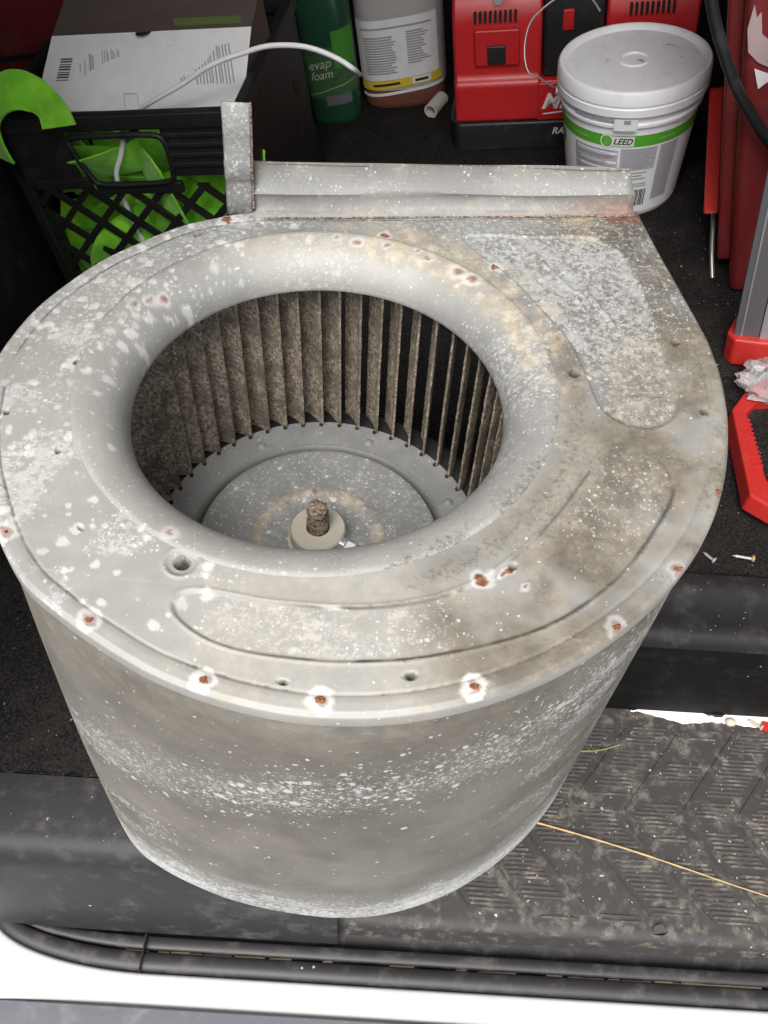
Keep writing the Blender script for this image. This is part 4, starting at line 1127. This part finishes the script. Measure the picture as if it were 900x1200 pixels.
MB().prism([(.012,.294),(.019,.290),(.026,.287),(.035,.285),(.025,.278),(.017,.272)], .0015, .003, Matrix.Rotation(R(90), 4, 'X')).build('torn_sticker', LWHITE, chest)
MB().prism([(.048,.392),(.072,.385),(.055,.366)], .0015, .003, Matrix.Rotation(R(90), 4, 'X')).build('sticker_corner', LWHITE, chest)
MB().box(.060, .12, -.012, .004, .26, .36).build('latch', BLKT, chest, bevel=.004)
MB().box(-.016, .002, .03, .30, .03, .45).build('side_panel', REDD, chest, bevel=.004)
MB().box(-.022, -.014, .05, .28, .36, .40).build('side_rail', BLKT, chest, bevel=.003)
MB().prism([(.060, .080), (.200, .010), (.235, .150), (.215, .152)], .0165, .034, Matrix(((0, 0, -1, 0), (1, 0, 0, 0), (0, 1, 0, 0), (0, 0, 0, 1)))).build('kick_stand', REDH, chest, bevel=.002)
MB().tube(catmull([(-.020, .205, .035), (-.021, .17, .050), (-.022, .13, .052), (-.022, .10, .05), (-.022, .055, .022), (-.02, .03, .0)], 6, False), .0032, 8).build('wire_hook', WIRE, chest, 60)
chain = thing('hanging_strap', stand(.375, 1.56, 0), 'pale twisted strap standing in the gap between charger and tool chest', 'strap')
MB().ribbon(catmull([(0, 0, .0), (.004, .0, .06), (-.004, -.004, .12), (.006, 0, .18), (.0, 0, .26)], 6, False), (.8, .3, .1), .022, .001).build('strap', LGREY, chain, 60)
# aluminium bar with red end cap
bar = thing('aluminium_bar', Matrix.Translation((.432, .832, fl(.432, .832))), 'grey aluminium bar upright in a red plastic end cap beside the tool chest', 'bar')
Mtilt = Matrix.Rotation(R(-11), 4, 'Y') @ Matrix.Rotation(R(-18), 4, 'Z')
ALU = flat('satin_aluminium', (.42, .42, .44), .35, .6)
DALU = flat('dark_anodised', (.12, .12, .13), .4, .3)
MB().prism([(-.016, -.012), (.012, -.012), (.012, .014), (-.016, .014)], .012, .42, Mtilt).build('profile', DALU, bar, bevel=.0012)
MB().prism([(.0125, -.0135), (.030, -.0125), (.030, .0155), (.0125, .0145)], .012, .42, Mtilt).build('bright_profile', ALU, bar, bevel=.0012)
MB().prism([(-.0085, -.0132), (-.0065, -.0132), (-.0065, -.0118), (-.0085, -.0118)], .012, .42, Mtilt).build('edge_line', ALU, bar)
MB().prism([(-.024, -.008), (-.014, -.021), (.020, -.021), (.040, -.018), (.040, .022), (-.018, .022)], .0, .040, Mtilt).build('end_cap', REDH, bar, bevel=.003)
# crumpled clear bag
film = NT('clear_film'); film.b.inputs['Transmission Weight'].default_value = .75; film.b.inputs['IOR'].default_value = 1.25
fm_ = film.out((.92, .88, .88), .12)
bag = thing('clear_plastic_bag', Matrix.Translation((.455, .778, fl(.455, .778))), 'crumpled clear plastic bag beside the red end cap', 'bag')
m = MB(); n, k_ = 26, 16; rs = random.Random(6); vs_ = []
for i in range(k_+1):
    ph = PI*i/k_
    for j in range(n):
        a = 2*PI*j/n; q = 1+rs.uniform(-.18, .18)+.08*math.sin(7*a+3*ph)
        vs_.append((.042*q*math.sin(ph)*math.cos(a), .032*q*math.sin(ph)*math.sin(a), .022+.021*q*math.cos(ph)))
m.add(vs_, [(i*n+j, i*n+(j+1) % n, (i+1)*n+(j+1) % n, (i+1)*n+j) for i in range(k_) for j in range(n)])
m.build('film', fm_, bag, 25)
# red handle frame lying on the mat
hd = thing('red_grip_frame', Matrix.Translation((.43, .70, fl(.43, .70))), 'bright red plastic D shaped tool handle lying beside the blower', 'tool handle')
outer = [(.402, .741), (.424, .772), (.452, .788), (.53, .800), (.53, .560), (.436, .585), (.418, .594), (.396, .611)]
inner = [(.4195, .738), (.437, .757), (.515, .763), (.515, .601), (.440, .612), (.4205, .636)]
def off(P): return [(x-.43, y-.70) for x, y in P]
oo, ii = off(outer), off(inner)
# ring between outer and inner, matched by angle
def resample(P, n):
    P = np.array(P+[P[0]]); s_ = np.concatenate([[0], np.cumsum(np.linalg.norm(np.diff(P, axis=0), axis=1))])
    t = np.linspace(0, s_[-1], n, endpoint=False)
    return np.stack([np.interp(t, s_, P[:, 0]), np.interp(t, s_, P[:, 1])], 1)
segs = [((0, 1), (0, 0)), ]
A_ = [oo[0], oo[1], oo[2], oo[3], oo[4], oo[5], oo[6], oo[7]]
B_ = [ii[0], ii[1], ii[1], ii[2], ii[3], ii[4], ii[4], ii[5]]
n = 8; z0, z1 = .003, .030
vs_ = [(x, y, z1) for x, y in A_]+[(x, y, z1-.002) for x, y in B_]+[(x, y, z0) for x, y in A_]+[(x, y, z0) for x, y in B_]
fs = []
for i in range(n):
    j = (i+1) % n
    fs.append((i, j, n+j, n+i) if B_[i] != B_[j] else (i, j, n+i))
    fs.append((2*n+i, 2*n+j, j, i))
    if B_[i] != B_[j]: fs += [(n+i, n+j, 3*n+j, 3*n+i), (2*n+j, 2*n+i, 3*n+i, 3*n+j)]
    else: fs.append((2*n+j, 2*n+i, 3*n+i))
m = MB().add(vs_, fs)
fr = m.build('grip_frame', REDH, hd)
bmx = bmesh.new(); bmx.from_mesh(fr.data); bmesh.ops.remove_doubles(bmx, verts=bmx.verts[:], dist=1e-5); bmesh.ops.recalc_face_normals(bmx, faces=bmx.faces[:]); bmx.to_mesh(fr.data); bmx.free()
bv = fr.modifiers.new('b', 'BEVEL'); bv.width = .0025; bv.segments = 2; bv.limit_method = 'ANGLE'
for i in range(11):
    t = i/10; y = .655-.70+t*.07
    x = .4200-.43-.0075
    MB().box(x-.004, x+.0075, y-.0012, y+.0012, .0275, .0300).build('grip_rib', REDH, hd)
MB().prism(off([(.415, .6005), (.437, .590), (.441, .6005), (.420, .611)]), .0296, .0306).build('end_slot', DARKM, hd)

# ------------------------------------------------------------------ small litter
def screw(x, y, ang, L, z_=0., label='', mat=STEEL, head=None):
    Ms = Matrix.Translation((x, y, z_)) @ Matrix.Rotation(ang, 4, 'Z')
    o = thing('wood_screw', Ms, label, 'screw')
    pts, rs_ = [], []
    for i in range(14): pts.append((-L/2+L*i/13, 0, .0024)); rs_.append(.0014+(.0005 if i % 2 else 0) if i > 1 else .0006)
    MB().tube(pts, rs_, 8).build('shank', mat, o, 60)
    MB().tube([(L/2-.0005, 0, .0032), (L/2+.0008, 0, .0032), (L/2+.0022, 0, .0032)], [.0022, .0038, .0036], 10).build('head', head or mat, o, 40)
    return o
BRASS = flat('brass_head', (.52, .36, .18), .5, .3)
screw(.389, .5535, R(-8), .020, .0035, 'steel screw with brass coloured head on the carpet edge at the right', flat('dull_steel', (.45, .43, .40), .5, .4), BRASS)
screw(.352, .552, R(-48), .013, .0035, 'thin grey screw on the carpet edge, left of the brass headed one', flat('grey_steel', (.35, .34, .33), .5, .4))
screw(.437, .437, R(-35), .016, ZT+.003, 'small tan screw in the white paint on the side step', flat('tan_steel', (.46, .36, .25), .6))
straw = MB(); rs = random.Random(1)
sp = catmull([(.180, .3095, ZT+.0035), (.22, .300, ZT+.005), (.28, .2855, ZT+.0045), (.34, .2685, ZT+.0052), (.39, .2545, ZT+.0045), (.47, .234, ZT+.004)], 8, False)
straw.tube(sp, [.0012*rs.uniform(.7, 1.25)*(1-.45*k/len(sp)) for k, _ in enumerate(sp)], 7)
tag(straw.build('straw_stalk', flat('dry_straw', (.50, .33, .16), .7), None, 60), 'long dry straw stalk lying across the ribbed side step', 'straw')
tw = MB().tube(catmull([(.196, .395, ZT+.003), (.225, .391, ZT+.004), (.255, .3935, ZT+.0035), (.280, .402, ZT+.003)], 6, False), .0008, 6)
tag(tw.build('grass_blade', flat('olive_grass', (.28, .27, .10), .7), None, 60), 'thin olive grass blade on the step near the black wall', 'grass blade')
wr = MB().prism([(-.018, -.004), (-.004, -.006), (.016, -.003), (.018, .004), (.002, .003), (-.014, .006)], ZT+.002, ZT+.006)
o = tag(wr.build('red_wrapper', REDH), 'small torn red wrapper scrap at the back of the step', 'scrap'); o.location = (.462, .434, 0)
pb = bottle_body([(0, .5), (.003, 1), (.006, .9), (.0085, .4)], .006, .005, 2.4, 14).build('pale_pebble', flat('pale_stone', (.55, .47, .36), .7), None, 60)
tag(pb, 'pale round pebble beside the white paint on the step', 'pebble'); pb.location = (.411, .437, ZT)
leaf_ = MB().add([(-.012, -.006, .0), (.002, -.008, .006), (.014, -.002, .002), (.004, .009, .009), (-.008, .006, .004)], [(0, 1, 2), (0, 2, 3), (0, 3, 4)])
lf = leaf_.build('black_scrap', LBLACK); lf.location = (.297, .2105, ZT+.002); lf.scale = (.62, .62, .5); lf.modifiers.new('s', 'SOLIDIFY').thickness = .0008
tag(lf, 'crumpled black scrap near the front edge of the step', 'scrap')
sl = MB().box(-.022, .022, -.0012, .0012, 0, .0012); so_ = sl.build('metal_sliver', STEEL); so_.location = (.232, .485, .002); so_.rotation_euler = (0, 0, R(28))
tag(so_, 'thin bright metal sliver on the sill beside the blower', 'sliver')

def grit(name, label, n, area, mat, smin, smax, seed):
    m = MB(); rs = random.Random(seed)
    for _ in range(n):
        x, y, z_ = area(rs)
        s_ = rs.uniform(smin, smax)*(1 if rs.random() > .12 else 1.8); a = rs.uniform(0, PI)
        ca, sa = math.cos(a), math.sin(a); l = rs.uniform(.8, 2.2)
        P = []
        for dx, dy, dz in ((-l, -1, 0), (l, -.8, 0), (l*.8, 1, 0), (-l*.9, .8, 0), (rs.uniform(-.5, .5), rs.uniform(-.4, .4), 1)):
            P.append((x+s_*(dx*ca-dy*sa), y+s_*(dx*sa+dy*ca), z_+s_*dz))
        m.add(P, [(0, 1, 4), (1, 2, 4), (2, 3, 4), (3, 0, 4), (3, 2, 1, 0)])
    return tag(m.build(name, mat), label, None, None, 'stuff')
def area_r(rs):
    x, y = rs.uniform(.15, .60), rs.uniform(.54, 1.2); return x, y, fl(x, y)+.002
def area_l(rs):
    x, y = rs.uniform(-.5, -.1), rs.uniform(.28, .6); return x, y, .002
def area_t(rs):
    y = rs.uniform(.212, .44); y = .44-(.44-y)*rs.random()**.5 if rs.random() < .4 else y
    return rs.uniform(.0, .6), y, ZT+.0006
def area_s(rs):
    return (rs.uniform(.12, .6), rs.uniform(.46, .53), .0006) if rs.random() < .6 else (rs.uniform(-.4, -.03), rs.uniform(.215, .27), .0006)
GRITM = flat('pale_grit', (.34, .31, .28), .9)
grit('carpet_grit', 'pale grit and lint scattered over the carpet on the right', 420, area_r, GRITM, .0003, .0006, 1)
grit('carpet_lint', 'pale grit scattered over the carpet on the left', 160, area_l, GRITM, .0002, .0005, 2)
grit('step_grit', 'pale and tan grit scattered over the ribbed step', 520, area_t, flat('tan_step_grit', (.38, .32, .25), .9), .0003, .0007, 3)
grit('sill_grit', 'pale specks of grit on the black sill covers', 110, area_s, GRITM, .0002, .0006, 4)
